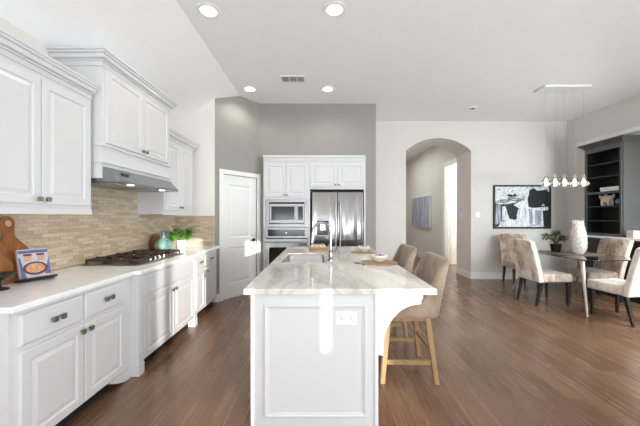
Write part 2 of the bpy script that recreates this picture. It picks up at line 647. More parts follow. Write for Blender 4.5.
def copy_thing(root, loc, rz, label):
    def cp(o, parent):
        c = o.copy()
        C.objects.link(c)
        c.parent = parent
        for ch in kids.get(o, []):
            cp(ch, c)
        return c
    kids = {}
    for o in C.objects:
        if o.parent is not None:
            kids.setdefault(o.parent, []).append(o)
    r = cp(root, None)
    r.location = loc
    r.rotation_euler = (0, 0, rz)
    r['label'] = label
    return r


# ------------------------------------------------------------------ room shell
HC = 3.50                     # flat ceiling height
XL, XR = -2.35, 5.48          # left wall, right wall
YB = -3.2                     # wall behind the camera
YC = 6.70                     # cream wall with the arch
XCR, PITCH = -1.40, 0.67      # crease of the vaulted ceiling and its slope
YR = 4.88                     # return wall at the end of the left run
P1, P2 = Vector((-1.70, 4.88, 0)), Vector((-1.122, 5.65, 0))   # pantry wall
XG = 1.045                    # right end of the grey block
ZL = HC - PITCH * (XCR - XL)

struct('floor', MB().box(-2.6, 6.6, YB - 0.2, 12.5, -0.1, 0), M['floor'])
# ceiling: flat part and the sloped part over the cabinets
cb = MB()
cb.prism([(XL - 0.3, YB - 0.2, HC - PITCH * (XCR - XL + 0.3)), (XCR, YB - 0.2, HC), (6.6, YB - 0.2, HC), (6.6, YB - 0.2, HC + 0.15),
          (XCR - 0.05, YB - 0.2, HC + 0.15), (XL - 0.3, YB - 0.2, HC - PITCH * (XCR - XL + 0.3) + 0.2)], (0, 15.7, 0))
struct('ceiling', cb, M['ceiling'])

struct('wall_left', MB().box(XL - 0.12, XL, YB, YR + 0.1, 0, ZL + 0.05), M['wall_cream'])
# return wall at the end of the run
struct('wall_return', MB().prism([(XL, YR, 0), (P1.x, YR, 0), (P1.x, YR, HC - PITCH * (XCR - P1.x) + 0.03), (XL, YR, ZL + 0.03)], (0, 0.1, 0)), M['wall_white'])

# pantry wall, angled, with the door opening
pu = (P2 - P1).normalized()
pn = Vector((pu.y, -pu.x, 0))            # outward, to the room
PL = (P2 - P1).length
D0, D1, DH = 0.152, 0.884, 2.10             # door opening along the wall
PM = Matrix(((pu.x, pn.x, 0, P1.x), (pu.y, pn.y, 0, P1.y), (0, 0, 1, 0), (0, 0, 0, 1)))
mb = MB()
mb.cells([0, D0, D1, PL], [0, DH, HC], [(D0, D1, -1, DH)], -0.11, 0, 'y')
bmesh.ops.translate(mb.bm, verts=mb.bm.verts, vec=(0, 0, 0))
mb.bm.transform(PM)
struct('wall_pantry', mb, M['wall_grey'])
mb = MB()
mb.box(D0 - 0.075, D0, 0.001, 0.02, 0, DH + 0.075).box(D1, D1 + 0.075, 0.001, 0.02, 0, DH + 0.075).box(D0, D1, 0.001, 0.02, DH, DH + 0.075)
mb.bm.transform(PM)
struct('trim_1', mb, M['trim'], bevel=0.006)
mb = MB()
mb.box(0.0, D0 - 0.076, 0.001, 0.015, 0, 0.13).box(D1 + 0.076, PL - 0.002, 0.001, 0.015, 0, 0.13)
mb.bm.transform(PM)
struct('baseboard_pantry', mb, M['trim'], bevel=0.004)


def two_panel_door(name, w, h, mat4, hinge_left=True, handle_mat=None):
    mb = MB()
    t = 0.02
    mb.box(0, w, -0.035, -t, 0, h)
    zs = [0.0, 0.24, 0.86, 1.02, h - 0.16, h]
    us = [0, 0.125, w - 0.125, w]
    mb.cells(us, zs, [(us[1], us[2], zs[1], zs[2]), (us[1], us[2], zs[3], zs[4])], -t, 0, 'y')
    for a, b in ((zs[1], zs[2]), (zs[3], zs[4])):
        loops = []
        for i, d in ((0, 0.0), (0.018, -0.014), (0.03, -0.014), (0.06, -0.004)):
            loops.append([mb.bm.verts.new(p) for p in ((us[1] + i, d, a + i), (us[2] - i, d, a + i), (us[2] - i, d, b - i), (us[1] + i, d, b - i))])
        for p, q in zip(loops, loops[1:]):
            for k in range(4):
                mb.face([p[k], p[(k + 1) % 4], q[(k + 1) % 4], q[k]])
        mb.face(loops[-1])
    mb.bm.transform(mat4)
    d = struct(name, mb, M['trim'])
    hx = w - 0.065 if hinge_left else 0.065
    sgn = -1 if hinge_left else 1
    hb = MB()
    hb.lathe([(0, 0), (0.03, 0), (0.03, 0.012), (0.012, 0.018), (0.011, 0.055), (0, 0.055)], m=Matrix.Translation((hx, 0.0, 0.96)) @ Matrix.Rotation(-PI / 2, 4, 'X'))
    hb.tube([(hx, 0.048, 0.96), (hx + sgn * 0.03, 0.052, 0.958), (hx + sgn * 0.11, 0.05, 0.95)], [0.011, 0.010, 0.008])
    hb.bm.transform(mat4)
    hb.build('door_handle', M['bronze'], d, smooth=True)
    for z in (0.25, 1.05, h - 0.22):
        gb = MB().tube([(0.002 if hinge_left else w - 0.002, 0.006, z), (0.002 if hinge_left else w - 0.002, 0.006, z + 0.09)], 0.008)
        gb.bm.transform(mat4)
        gb.build('hinge', M['chrome'], d, smooth=True)
    return d


two_panel_door('door_1', D1 - D0 - 0.008, DH - 0.012, PM @ Matrix.Translation((D0 + 0.004, -0.012, 0.006)))
# pantry inside is closed off behind the door
# grey wall over the tall cabinets, with the niche they stand in
CX0, CX1, CF, CTOP = -1.03, 0.83, 5.50, 2.50
struct('wall_kitchen', MB().cells([P2.x, CX0 - 0.004, CX1 + 0.004, XG], [0, CTOP + 0.004, HC], [(CX0 - 0.004, CX1 + 0.004, -1, CTOP + 0.004)], 5.65, 5.75, 'y'), M['wall_grey'])
struct('wall_niche', MB().box(P2.x, XG, 6.25, 6.35, 0, HC), M['wall_grey'])
struct('wall_block_side', MB().box(XG - 0.1, XG, 5.75, YC, 0, HC), M['wall_cream'])
mb = MB().box(CX1 + 0.005, XG, 5.635, 5.649, 0, 0.13)
struct('baseboard_kitchen', mb, M['trim'], bevel=0.004)

# cream wall with the arched opening
AX0, AX1, ASP, AAP = 1.908, 3.35, 2.85, 3.13
arc = []
cxm, hw, rise = (AX0 + AX1) / 2, (AX1 - AX0) / 2, AAP - ASP
R = (hw * hw + rise * rise) / (2 * rise)
th = math.asin(hw / R)
for k in range(25):
    a = th - 2 * th * k / 24
    arc.append((cxm + R * math.sin(a), ASP + R * math.cos(a) - (R - rise)))
YA = 7.40
pts = [(XG - 0.1, 0), (XG - 0.1, HC), (5.6, HC), (5.6, 0), (AX1, 0)] + arc + [(AX0, 0)]
struct('wall_arch', MB().prism([(x, YC, z) for x, z in pts], (0, YA - YC, 0)), M['wall_cream'])
struct('baseboard_arch', MB().box(AX1, XR, YC - 0.016, YC - 0.001, 0, 0.145).box(AX1 - 0.016, AX1 - 0.001, YC - 0.016, YA, 0, 0.145)
       .box(XG, AX0, YC - 0.016, YC - 0.001, 0, 0.145), M['trim'], bevel=0.005)

# right wall with the alcove the hutch stands in
struct('wall_right', MB().box(XR, XR + 0.1, YB, YC, 0, HC), M['wall_cream'])
struct('trim_5', MB().box(XR - 0.08, XR - 0.001, 3.0, 6.37, 2.85, 2.93), M['trim'], bevel=0.004)
struct('baseboard_right', MB().box(XR - 0.016, XR - 0.001, 5.90, YC - 0.02, 0, 0.145), M['trim'], bevel=0.005)

# hall behind the arch
struct('wall_hall', MB().cells([7.40, 7.47, 8.24, 12.2], [0, 2.75, HC], [(7.47, 8.24, -1, 2.75)], AX1 + 0.03, AX1 + 0.15, 'x'), M['wall_cream'])
struct('wall_hall_end', MB().box(-0.5, 5.2, 12.2, 12.3, 0, HC).box(0.9, 1.0, 7.4, 12.2, 0, HC), M['wall_cream'])
struct('wall_vestibule', MB().box(3.50, 6.3, 8.8, 8.9, 0, HC).box(6.2, 6.3, 7.0, 8.8, 0, HC), M['wall_white'])
struct('trim_2', MB().box(AX1 + 0.008, AX1 + 0.029, 8.24, 8.33, 0, 2.84).box(AX1 + 0.008, AX1 + 0.029, 7.42, 8.24, 2.75, 2.84)
       .box(AX1 + 0.03, AX1 + 0.15, 8.22, 8.239, 0, 2.75), M['trim'], bevel=0.005)
struct('baseboard_hall', MB().box(AX1 + 0.014, AX1 + 0.029, 8.34, 12.19, 0, 0.145), M['trim'], bevel=0.005)
VX = 3.80
two_panel_door('door_2', 0.8, 2.1, Matrix.Translation((VX + 0.09, 8.795, 0.02)) @ Matrix.Scale(-1, 4, (0, 1, 0)), True)
struct('trim_3', MB().box(VX, VX + 0.085, 8.775, 8.799, 0, 2.21).box(VX + 0.895, VX + 0.98, 8.775, 8.799, 0, 2.21).box(VX + 0.085, VX + 0.895, 8.775, 8.799, 2.125, 2.21),
       M['trim'], bevel=0.005)

# wall behind the camera, windows plus an added slit placed for the sun patches
WZ0, WZ1 = 0.25, 2.24
holes = [(1.476, 1.58, WZ0, WZ1), (1.617, 2.175, WZ0, WZ1), (2.60, 2.69, 1.27, 1.72), (2.975, 3.5, WZ0, WZ1)]  # the narrow short opening is an added slit, it stripes the island panel
us = [XL - 0.1, XR + 0.1] + [h for hh in holes for h in hh[:2]]
struct('wall_back', MB().cells(us, [0, WZ0, 1.27, 1.72, WZ1, HC], holes, YB, YB + 0.1, 'y'), M['wall_cream'])

# ------------------------------------------------------------------ backsplash
struct('trim_4', MB().box(XL + 0.001, XL + 0.012, 0.6, YR - 0.013, 0.93, 1.72).box(XL + 0.012, P1.x, YR - 0.012, YR - 0.001, 0.93, 1.40), M['tile'])
bpy.data.objects['trim_4'].name = 'wall_backsplash'


# ------------------------------------------------------------------ cabinets
def knob(parent, p, n, s=0.016):
    """square brass knob on a short stem; n = outward normal"""
    p, n = Vector(p), Vector(n).normalized()
    u = n.cross(Vector((0, 0, 1))).normalized()
    m = Matrix(((u.x, 0, n.x, p.x), (u.y, 0, n.y, p.y), (u.z, 1, n.z, p.z), (0, 0, 0, 1)))
    b = MB()
    b.tube([p, p + n * 0.02], 0.005, 8)
    b.box(-s, s, -s, s, 0.018, 0.03, m)
    return b.build('knob', M['knob'], parent, world=True, bevel=0.002)


BF = -1.645            # face of the base cabinets
BFB = -1.60           # face of the bumped-out cooktop cabinet
NX = (1, 0, 0)
UY = (0, 1, 0)


def base_cabinet(label, y0, y1, face, cols, end_panel=False, false_front=False, group='base cabinets along the left wall', ear=None):
    r = thing('base_cabinet', label, 'cabinet', ((XL + face) / 2, (y0 + y1) / 2, 0), 0, group)
    b = MB()
    b.box(XL + 0.016, face, y0 + 0.001, y1 - 0.001, 0.10, 0.889)
    b.box(XL + 0.016, face - 0.075, y0 + 0.001, y1 - 0.001, 0.0, 0.10)
    b.build('cabinet_body', M['cabinet'], r, world=True)
    b = MB().box(face - 0.0745, face - 0.070, y0 + 0.002, y1 - 0.002, 0.002, 0.098)
    b.build('toe_kick', M['dark_void'], r, world=True)
    return r


def add_door(r, y0, y1, z0, z1, face, knob_y=None, knob_z=None, name='door', two=False, flat=False, frame=0.055):
    d = MB().panel((face + 0.0005, y0, z0), UY, NX, y1 - y0, z1 - z0, 0.021, frame, flat=flat).build(name, M['cabinet'], r, world=True)
    if knob_y is not None:
        for ky in (knob_y if isinstance(knob_y, (list, tuple)) else [knob_y]):
            knob(d, (face + 0.0215, ky, knob_z), NX)
    return d


def bracket_foot(r, face, y0, y1, tall=0.10, rev=False, low=0.0):
    """valance foot under the face: block at y1 end curving up to y0 end"""
    pts = []
    n = 10
    L = y1 - y0
    for k in range(n + 1):
        t = k / n
        t_ = min(1.0, t / 0.78) if not rev else max(0.0, (t - 0.22) / 0.78)
        z = low + (0.085 - low) * (1 - t_) ** 1.3 if not rev else low + (0.085 - low) * t_ ** 1.3
        pts.append((face - 0.03, y0 + L * t, z))
    pts += [(face - 0.03, y1, tall), (face - 0.03, y0, tall)]
    return MB().prism(pts, (0.036, 0, 0)).build('bracket_foot', M['cabinet'], r, world=True, bevel=0.003)


# near section: two drawers over two doors
Y0, Y1, Y2, Y3 = 1.595, 2.62, 3.88, 4.80
r = base_cabinet('white base cabinet with two drawers over two doors, under the cutting board and cookbook', Y0, Y1, BF, 2)
dz0, dz1, tz0, tz1 = 0.115, 0.655, 0.685, 0.86
ys = [(Y0 + 0.045, Y0 + 0.485), (Y0 + 0.495, Y0 + 0.93)]
for i, (a, b_) in enumerate(ys):
    c = (a + b_) / 2
    add_door(r, a, b_, tz0, tz1, BF, [c - 0.03, c + 0.03], 0.775, 'drawer', flat=True)
    add_door(r, a, b_, dz0, dz1, BF, b_ - 0.03 if i == 0 else a + 0.03, 0.615)
bracket_foot(r, BF, Y1 - 0.26, Y1 - 0.002, low=0.001)

# cooktop section
r = base_cabinet('white base cabinet under the cooktop, bumped out between turned-foot posts', Y1, Y2, BFB, 2)
YB1, YB2 = Y1 + 0.085, Y2 - 0.085
for a, b_, nm in ((Y1 + 0.002, YB1, 0), (YB2, Y2 - 0.002, 1)):
    p = MB().box(BFB + 0.0005, BFB + 0.022, a, b_, 0.101, 0.888)
    for k in range(3):
        yy = a + (b_ - a) * (k + 1) / 4
        p.box(BFB + 0.022, BFB + 0.027, yy - 0.008, yy + 0.008, 0.2, 0.82)
    p.build('pilaster', M['cabinet'], r, world=True, bevel=0.002)
    MB().box(BFB - 0.06, BFB + 0.03, a, b_, 0.001, 0.10).build('foot_block', M['cabinet'], r, world=True, bevel=0.004)
mid = (YB1 + YB2) / 2
add_door(r, YB1 + 0.012, YB2 - 0.012, tz0, tz1, BFB, None, None, 'false_drawer_front', flat=True)
for i, (a, b_) in enumerate(((YB1 + 0.012, mid - 0.003), (mid + 0.003, YB2 - 0.012))):
    add_door(r, a, b_, dz0, dz1 + 0.005, BFB, b_ - 0.03 if i == 0 else a + 0.03, 0.615)

# far section
r = base_cabinet('white base cabinet with drawers over narrow doors, between the cooktop and the pantry door', Y2, Y3, BF, 2)
for i, (a, b_) in enumerate(((Y2 + 0.03, Y2 + 0.39), (Y2 + 0.4, Y3 - 0.10))):
    c = (a + b_) / 2
    add_door(r, a, b_, tz0, tz1, BF, [c - 0.03, c + 0.03], 0.775, 'drawer', flat=True)
    add_door(r, a, b_, dz0, dz1, BF, b_ - 0.03 if i == 0 else a + 0.03, 0.615)

# quartz worktop with the bump-out
b = MB()
x0 = XL + 0.0135
pts = [(x0, Y0 - 0.03), (BF + 0.05, Y0 - 0.03), (BF + 0.05, Y1 - 0.03), (BFB + 0.05, Y1 + 0.005), (BFB + 0.05, Y2 - 0.005), (BF + 0.05, Y2 + 0.03), (BF + 0.05, YR - 0.014), (x0, YR - 0.014)]
b.prism([(x, y, 0.890) for x, y in pts], (0, 0, 0.035))
o = b.build('countertop', M['quartz'], bevel=0.006)
tag(o, 'white quartz worktop running along the left wall under the beige tile backsplash', 'countertop')

# upper cabinets
UF = -2.005


def crown(r, face, y0, y1, ztop, back, near=True, far=False, proj=0.075, hgt=0.125):
    """stepped crown moulding around the face and the open ends"""
    b = MB()
    steps = [(0.0, 0.012, 0.0, 0.3), (0.012, 0.024, 0.3, 0.42), (0.024, 0.05, 0.42, 0.7), (0.05, 0.066, 0.7, 0.86), (0.066, proj, 0.86, 1.0)]
    z0 = ztop - hgt
    for a, p, f0, f1 in steps:
        ya = y0 - (p if near else 0)
        yb = y1 + (p if far else 0)
        b.box(face - 0.0, face + p, ya, yb, z0 + hgt * f0, z0 + hgt * f1)
        if near:
            b.box(back, face, ya, y0, z0 + hgt * f0, z0 + hgt * f1)
        if far:
            b.box(back, face, y1, yb, z0 + hgt * f0, z0 + hgt * f1)
    b.box(back, face, y0, y1, ztop - 0.012, ztop)
    return b.build('crown_moulding', M['cabinet'], r, world=True, bevel=0.003)


def wall_cabinet(label, y0, y1, z0, z1, face, doors, near=True, far=False, name='wall_cabinet', group='white wall cabinets over the left worktop', dz=(0.06, 0.16), light_rail=True):
    r = thing(name, label, 'cabinet', ((XL + face) / 2, (y0 + y1) / 2, z0), 0, group)
    MB().box(XL + 0.001, face, y0 + 0.001, y1 - 0.001, z0, z1 - 0.02).build('cabinet_body', M['cabinet'], r, world=True)
    if light_rail:
        MB().box(face - 0.02, face + 0.012, y0 + 0.002, y1 - 0.002, z0 - 0.012, z0 + 0.028).build('light_rail', M['cabinet'], r, world=True, bevel=0.003)
    for i, (a, b_) in enumerate(doors):
        add_door(r, a, b_, z0 + dz[0], z1 - dz[1], face, b_ - 0.03 if i % 2 == 0 else a + 0.03, z0 + dz[0] + 0.035)
    crown(r, face, y0 + 0.001, y1 - 0.001, z1, XL + 0.002, near, far)
    return r


Z0U = 1.425
wall_cabinet('white two-door wall cabinet with crown, over the cutting board and cookbook', 1.66, 2.645, Z0U, 2.54, UF,
             [(1.70, 2.15), (2.157, 2.607)], near=True, far=False)
wall_cabinet('white two-door wall cabinet over the potted plant, beyond the range hood', 3.875, 4.76, Z0U, 2.54, UF,
             [(3.915, 4.295), (4.301, 4.70)], near=False, far=True)
HF = -1.925
r = thing('wall_cabinet', 'tall white two-door cabinet with moulded band, directly above the steel range hood', 'cabinet', ((XL + HF) / 2, 3.25, 1.87), 0, 'white wall cabinets over the left worktop')
HY0, HY1 = 2.665, 3.855
MB().box(XL + 0.001, HF, HY0, HY1, 1.735, 2.84).build('cabinet_body', M['cabinet'], r, world=True)
for z, p in ((2.02, 0.018), (1.87, 0.022)):
    q = MB().box(HF, HF + p, HY0 - p, HY1 + p, z, z + 0.022).box(XL + 0.002 if z < 0 else UF + 0.03, HF, HY0 - p, HY0, z, z + 0.022).box(UF + 0.03, HF, HY1, HY1 + p, z, z + 0.022)
    q.build('band_moulding', M['cabinet'], r, world=True, bevel=0.005)
hm = (HY0 + HY1) / 2
for i, (a, b_) in enumerate(((HY0 + 0.045, hm - 0.004), (hm + 0.004, HY1 - 0.045))):
    add_door(r, a, b_, 2.055, 2.715, HF, b_ - 0.03 if i == 0 else a + 0.03, 2.09)
crown(r, HF, HY0, HY1, 2.855, XL + 0.002, True, True, proj=0.08, hgt=0.13)

# range hood
r = thing('range_hood', 'slim stainless steel range hood with two lit lamps above the cooktop', 'range hood', (-2.1, 3.25, 1.70))
hx0, hx1, hx2 = XL + 0.013, HF + 0.024, -1.80
b = MB()
prof = [(hx0, 1.705), (hx2, 1.705), (hx2, 1.725), (hx1, 1.835), (HF + 0.001, 1.835), (HF + 0.001, 1.733), (hx0, 1.733)]
b.prism([(x, HY0 + 0.012, z) for x, z in prof], (0, HY1 - HY0 - 0.024, 0))
b.build('hood_body', M['steel_hood'], r, world=True, bevel=0.002)
for i in range(2):
    ya = HY0 + 0.05 + i * 0.57
    MB().box(hx0 + 0.05, hx2 - 0.12, ya, ya + 0.52, 1.699, 1.7045).build('filter_panel', M['steel'], r, world=True)
for y in (HY0 + 0.3, HY1 - 0.3):
    l = MB().lathe([(0, -0.003), (0.03, -0.003), (0.034, 0.004), (0, 0.004)], (hx2 - 0.06, y, 1.700), 16).build('hood_lamp', M['hood_lamp'], r, world=True)
MB().box(-1.862, -1.84, HY0 + 0.16, HY0 + 0.24, 1.765, 1.80).build('switch', M['black'], r, world=True)
for y in (HY0 + 0.3, HY1 - 0.3):
    L = bpy.data.lights.new('hood_spot', 'SPOT')
    L.energy = 7
    L.color = (1, 0.84, 0.62)
    L.spot_size = 2.2
    L.spot_blend = 0.8
    L.shadow_soft_size = 0.03
    lo = bpy.data.objects.new('hood_spot', L)
    C.objects.link(lo)
    lo.location = (hx2 - 0.06, y, 1.69)

# ------------------------------------------------------------------ tall cabinets and appliances
NY = (0, -1, 0)
UX = (1, 0, 0)


def front_door(r, x0, x1, z0, z1, y, kx=None, kz=None):
    d = MB().panel((x0, y - 0.0005, z0), UX, NY, x1 - x0, z1 - z0, 0.021, 0.055).build('door', M['cabinet'], r, world=True)
    if kx is not None:
        knob(d, (kx, y - 0.0215, kz), NY)
    return d


XO0, XO1 = -1.03, -0.21
r = thing('oven_cabinet', 'tall white cabinet holding the microwave and wall oven', 'cabinet', ((XO0 + XO1) / 2, 5.8, 0))
OX0, OX1 = XO0 + 0.045, XO1 - 0.02
b = MB().cells([XO0, OX0, OX1, XO1 - 0.001], [0.0, 0.42, 1.19, 1.215, 1.70, CTOP], [(OX0, OX1, 0.42, 1.19), (OX0, OX1, 1.215, 1.70)], CF, 6.1, 'y')
b.build('cabinet_body', M['cabinet'], r, world=True)
front_door(r, XO0 + 0.02, -0.622, 1.745, 2.36, CF, -0.645, 1.78)
front_door(r, -0.616, XO1 - 0.02, 1.745, 2.36, CF, -0.593, 1.78)
front_door(r, XO0 + 0.02, XO1 - 0.02, 0.12, 0.39, CF, -0.62, 0.34)
MB().box(XO0, XO1 - 0.002, CF - 0.02, CF - 0.0005, CTOP - 0.10, CTOP).box(XO0, XO1 - 0.002, CF - 0.035, CF - 0.02, CTOP - 0.04, CTOP).build('crown_moulding', M['cabinet'], r, world=True, bevel=0.003)

r = thing('fridge_cabinet', 'white cabinet with two short doors and side panel around the refrigerator', 'cabinet', (0.3, 5.8, 0))
MB().cells([XO1, XO1 + 0.03, CX1 - 0.03, CX1], [0, 1.885, CTOP], [(XO1 + 0.03, CX1 - 0.03, -1, 1.885)], CF, 6.1, 'y').build('cabinet_body', M['cabinet'], r, world=True)
fm = (XO1 + CX1) / 2
front_door(r, XO1 + 0.035, fm - 0.003, 1.93, 2.36, CF, fm - 0.03, 1.965)
front_door(r, fm + 0.003, CX1 - 0.035, 1.93, 2.36, CF, fm + 0.03, 1.965)
MB().box(XO1 + 0.001, CX1, CF - 0.02, CF - 0.0005, CTOP - 0.10, CTOP).box(XO1 + 0.001, CX1, CF - 0.035, CF - 0.02, CTOP - 0.04, CTOP).build('crown_moulding', M['cabinet'], r, world=True, bevel=0.003)

# microwave with trim kit
r = thing('microwave', 'built-in stainless microwave in the tall cabinet, above the wall oven', 'microwave', (-0.6, 5.6, 1.216))
mx0, mx1, mz0, mz1 = OX0 - 0.012, OX1 + 0.006, 1.206, 1.705
MB().box(OX0 + 0.01, OX1 - 0.01, CF + 0.005, 5.9, 1.22, 1.69).build('microwave_body', M['black'], r, world=True)
MB().cells([mx0, mx0 + 0.075, mx1 - 0.06, mx1], [mz0, mz0 + 0.045, mz1 - 0.055, mz1], [(mx0 + 0.075, mx1 - 0.06, mz0 + 0.045, mz1 - 0.055)], CF - 0.014, CF - 0.001, 'y').build('trim_frame', M['steel'], r, world=True, bevel=0.002)
ix0, ix1, iz0, iz1 = mx0 + 0.085, mx1 - 0.07, mz0 + 0.07, mz1 - 0.085
MB().box(mx0 + 0.076, mx1 - 0.061, CF - 0.006, CF + 0.004, mz0 + 0.046, mz1 - 0.056).build('black_surround', M['black'], r, world=True)
dw = ix0 + (ix1 - ix0) * 0.8
d = MB().box(ix0, dw, CF - 0.03, CF - 0.007, iz0, iz1).build('door', M['steel'], r, world=True, bevel=0.003)
MB().box(ix0 + 0.03, dw - 0.045, CF - 0.032, CF - 0.0302, iz0 + 0.05, iz1 - 0.045).build('window', M['black'], d, world=True)
MB().tube([(dw - 0.02, CF - 0.05, iz0 + 0.04), (dw - 0.02, CF - 0.05, iz1 - 0.04)], 0.008).box(dw - 0.026, dw - 0.014, CF - 0.05, CF - 0.03, iz0 + 0.045, iz0 + 0.06).box(dw - 0.026, dw - 0.014, CF - 0.05, CF - 0.03, iz1 - 0.06, iz1 - 0.045).build('handle', M['steel'], d, world=True)
c = MB().box(dw + 0.003, ix1, CF - 0.03, CF - 0.007, iz0, iz1).build('control_panel', M['steel'], r, world=True, bevel=0.003)
MB().box(dw + 0.018, ix1 - 0.015, CF - 0.032, CF - 0.0302, iz0 + 0.05, iz1 - 0.045).build('keypad', M['black'], c, world=True)

# wall oven
r = thing('wall_oven', 'stainless wall oven with black glass door, below the microwave', 'oven', (-0.6, 5.6, 0.43))
ox0, ox1 = OX0 - 0.012, OX1 + 0.006
MB().box(OX0 + 0.01, OX1 - 0.01, CF + 0.004, 6.0, 0.43, 1.18).build('oven_body', M['blackmatte'], r, world=True)
c = MB().box(ox0, ox1, CF - 0.028, CF - 0.001, 1.0, 1.185).build('control_panel', M['steel'], r, world=True, bevel=0.003)
MB().box(ox0 + 0.05, ox1 - 0.05, CF - 0.030, CF - 0.0282, 1.035, 1.155).build('display', M['black'], c, world=True)
MB().box((ox0 + ox1) / 2 - 0.012, (ox0 + ox1) / 2 + 0.012, CF - 0.031, CF - 0.0302, 1.085, 1.105).build('clock', emit('display digits', (0.6, 0.75, 0.9, 1), 1.0), c, world=True)
d = MB().cells([ox0, ox0 + 0.075, ox1 - 0.075, ox1], [0.43, 0.5, 0.83, 0.985], [(ox0 + 0.075, ox1 - 0.075, 0.5, 0.83)], CF - 0.032, CF - 0.001, 'y').build('door', M['steel'], r, world=True, bevel=0.003)
MB().box(ox0 + 0.0752, ox1 - 0.0752, CF - 0.028, CF - 0.002, 0.5005, 0.8295).build('window', M['oven_glass'], d, world=True)
MB().tube([(ox0 + 0.03, CF - 0.075, 0.925), (ox1 - 0.03, CF - 0.075, 0.925)], 0.013).box(ox0 + 0.045, ox0 + 0.065, CF - 0.075, CF - 0.03, 0.915, 0.935).box(ox1 - 0.065, ox1 - 0.045, CF - 0.075, CF - 0.03, 0.915, 0.935).build('handle', M['steel'], d, world=True, smooth=True)

# refrigerator
r = thing('refrigerator', 'stainless steel two-door refrigerator with water dispenser in its left door', 'refrigerator', (0.31, 5.75, 0))
fx0, fx1, fz1 = -0.145, 0.785, 1.835
fy = CF - 0.015
MB().box(fx0 + 0.005, fx1 - 0.005, fy + 0.065, 6.08, 0.03, fz1 - 0.02).build('fridge_body', M['blackmatte'], r, world=True)
xs = (fx0 + fx1) / 2
dis = (fx0 + 0.09, fx0 + 0.30, 1.06, 1.40)
dl = MB().cells([fx0, dis[0], dis[1], xs - 0.003], [0.05, dis[2], dis[3] - 0.09, fz1], [(dis[0], dis[1], dis[2], dis[3] - 0.09)], fy, fy + 0.06, 'y').build('door', M['steel_fridge'], r, world=True, bevel=0.006)
dr = MB().box(xs + 0.003, fx1, fy, fy + 0.06, 0.05, fz1).build('door', M['steel_fridge'], r, world=True, bevel=0.006)
for dd, xh in ((dl, xs - 0.04), (dr, xs + 0.04)):
    hb = MB().tube([(xh, fy - 0.055, 0.55), (xh, fy - 0.055, 1.66)], 0.013)
    for z in (0.6, 1.61):
        hb.tube([(xh, fy - 0.055, z), (xh, fy - 0.0005, z)], 0.009)
    hb.build('handle', M['steel'], dd, world=True, smooth=True)
dp = MB().box(dis[0] + 0.002, dis[1] - 0.002, fy + 0.04, fy + 0.058, dis[2] + 0.002, dis[3] - 0.092)
dp.build('dispenser_recess', M['black'], dl, world=True)
MB().box(dis[0], dis[1], fy - 0.006, fy - 0.0005, dis[3] - 0.088, dis[3] + 0.02).build('dispenser_panel', M['steel'], dl, world=True, bevel=0.003)
MB().box(dis[0] + 0.06, dis[1] - 0.06, fy + 0.01, fy + 0.036, dis[2] + 0.08, dis[2] + 0.2).build('dispenser_paddle', M['chrome'], dl, world=True, bevel=0.004)
MB().box(fx0 + 0.01, fx1 - 0.01, fy + 0.02, 5.9, fz1 - 0.018, fz1 + 0.012).build('hinge_cover', M['blackmatte'], r, world=True)

# ------------------------------------------------------------------ island
IX0, IX1, IYF, IYB = -0.455, 0.382, 2.005, 4.72
TX0, TX1, TY0, TY1 = -0.504, 0.77, 1.985, 4.786
r = thing('kitchen_island', 'long white kitchen island with panelled end and curved bracket under the overhang', 'kitchen island', (-0.04, 3.4, 0))
b = MB()
b.box(IX0, IX1, IYF, IYF + 0.02, 0, 0.879).box(IX0, IX1, IYB - 0.02, IYB, 0, 0.879)
b.box(IX0, IX0 + 0.02, IYF + 0.02, IYB - 0.02, 0.10, 0.879).box(IX1 - 0.02, IX1, IYF + 0.02, IYB - 0.02, 0, 0.879)
b.box(IX0 + 0.06, IX0 + 0.08, IYF + 0.02, IYB - 0.02, 0, 0.10).box(IX0 + 0.02, IX1 - 0.02, IYF + 0.02, IYB - 0.02, 0.09, 0.10)
b.build('island_body', M['cabinet'], r, world=True)
# applied panel moulding on the end
b = MB()
px0, px1, pz0, pz1 = -0.372, 0.312, 0.065, 0.815
loops = []
for i, d in ((0, 0.0005), (0.003, 0.010), (0.012, 0.012), (0.024, 0.005), (0.030, 0.0045), (0.034, 0.0005)):
    loops.append([b.bm.verts.new((x, IYF - d, z)) for x, z in ((px0 + i, pz0 + i), (px1 - i, pz0 + i), (px1 - i, pz1 - i), (px0 + i, pz1 - i))])
for p, q in zip(loops, loops[1:]):
    for k in range(4):
        b.face([p[k], p[(k + 1) % 4], q[(k + 1) % 4], q[k]])
b.build('panel_moulding', M['cabinet'], r, world=True)
for xa, xb in ((IX0 - 0.004, IX0 + 0.022), (IX1 - 0.022, IX1 + 0.004)):
    MB().box(xa, xb, IYF - 0.006, IYF - 0.0005, 0.0, 0.878).build('corner_stile', M['cabinet'], r, world=True, bevel=0.002)
for i in range(4):
    a = IYF + 0.05 + i * 0.655
    d = MB().panel((IX0 - 0.0005, a + 0.64, 0.12), (0, -1, 0), (-1, 0, 0), 0.63, 0.74, 0.02).build('door', M['cabinet'], r, world=True)
    knob(d, (IX0 - 0.02, a + (0.05 if i % 2 else 0.58), 0.8), (-1, 0, 0))
for yc in (IYF + 0.0, 3.17, IYB - 0.06):
    pts = [(IX1 + 0.005, 0.878), (IX1 + 0.302, 0.878), (IX1 + 0.302, 0.852)]
    cx, cz, rr = IX1 + 0.30, 0.53, 0.30
    pts += [(IX1 + 0.29, 0.838)]
    for k in range(13):
        a = PI / 2 + (PI / 2 - 0.02) * k / 12
        pts.append((cx + 0.25 * math.cos(a) - 0.012, cz + 0.285 * math.sin(a)))
    pts += [(IX1 + 0.04, 0.475), (IX1 + 0.005, 0.475)]
    MB().prism([(x, yc - 0.003, z) for x, z in pts], (0, 0.06, 0)).build('corbel', M['cabinet'], r, world=True, bevel=0.003)

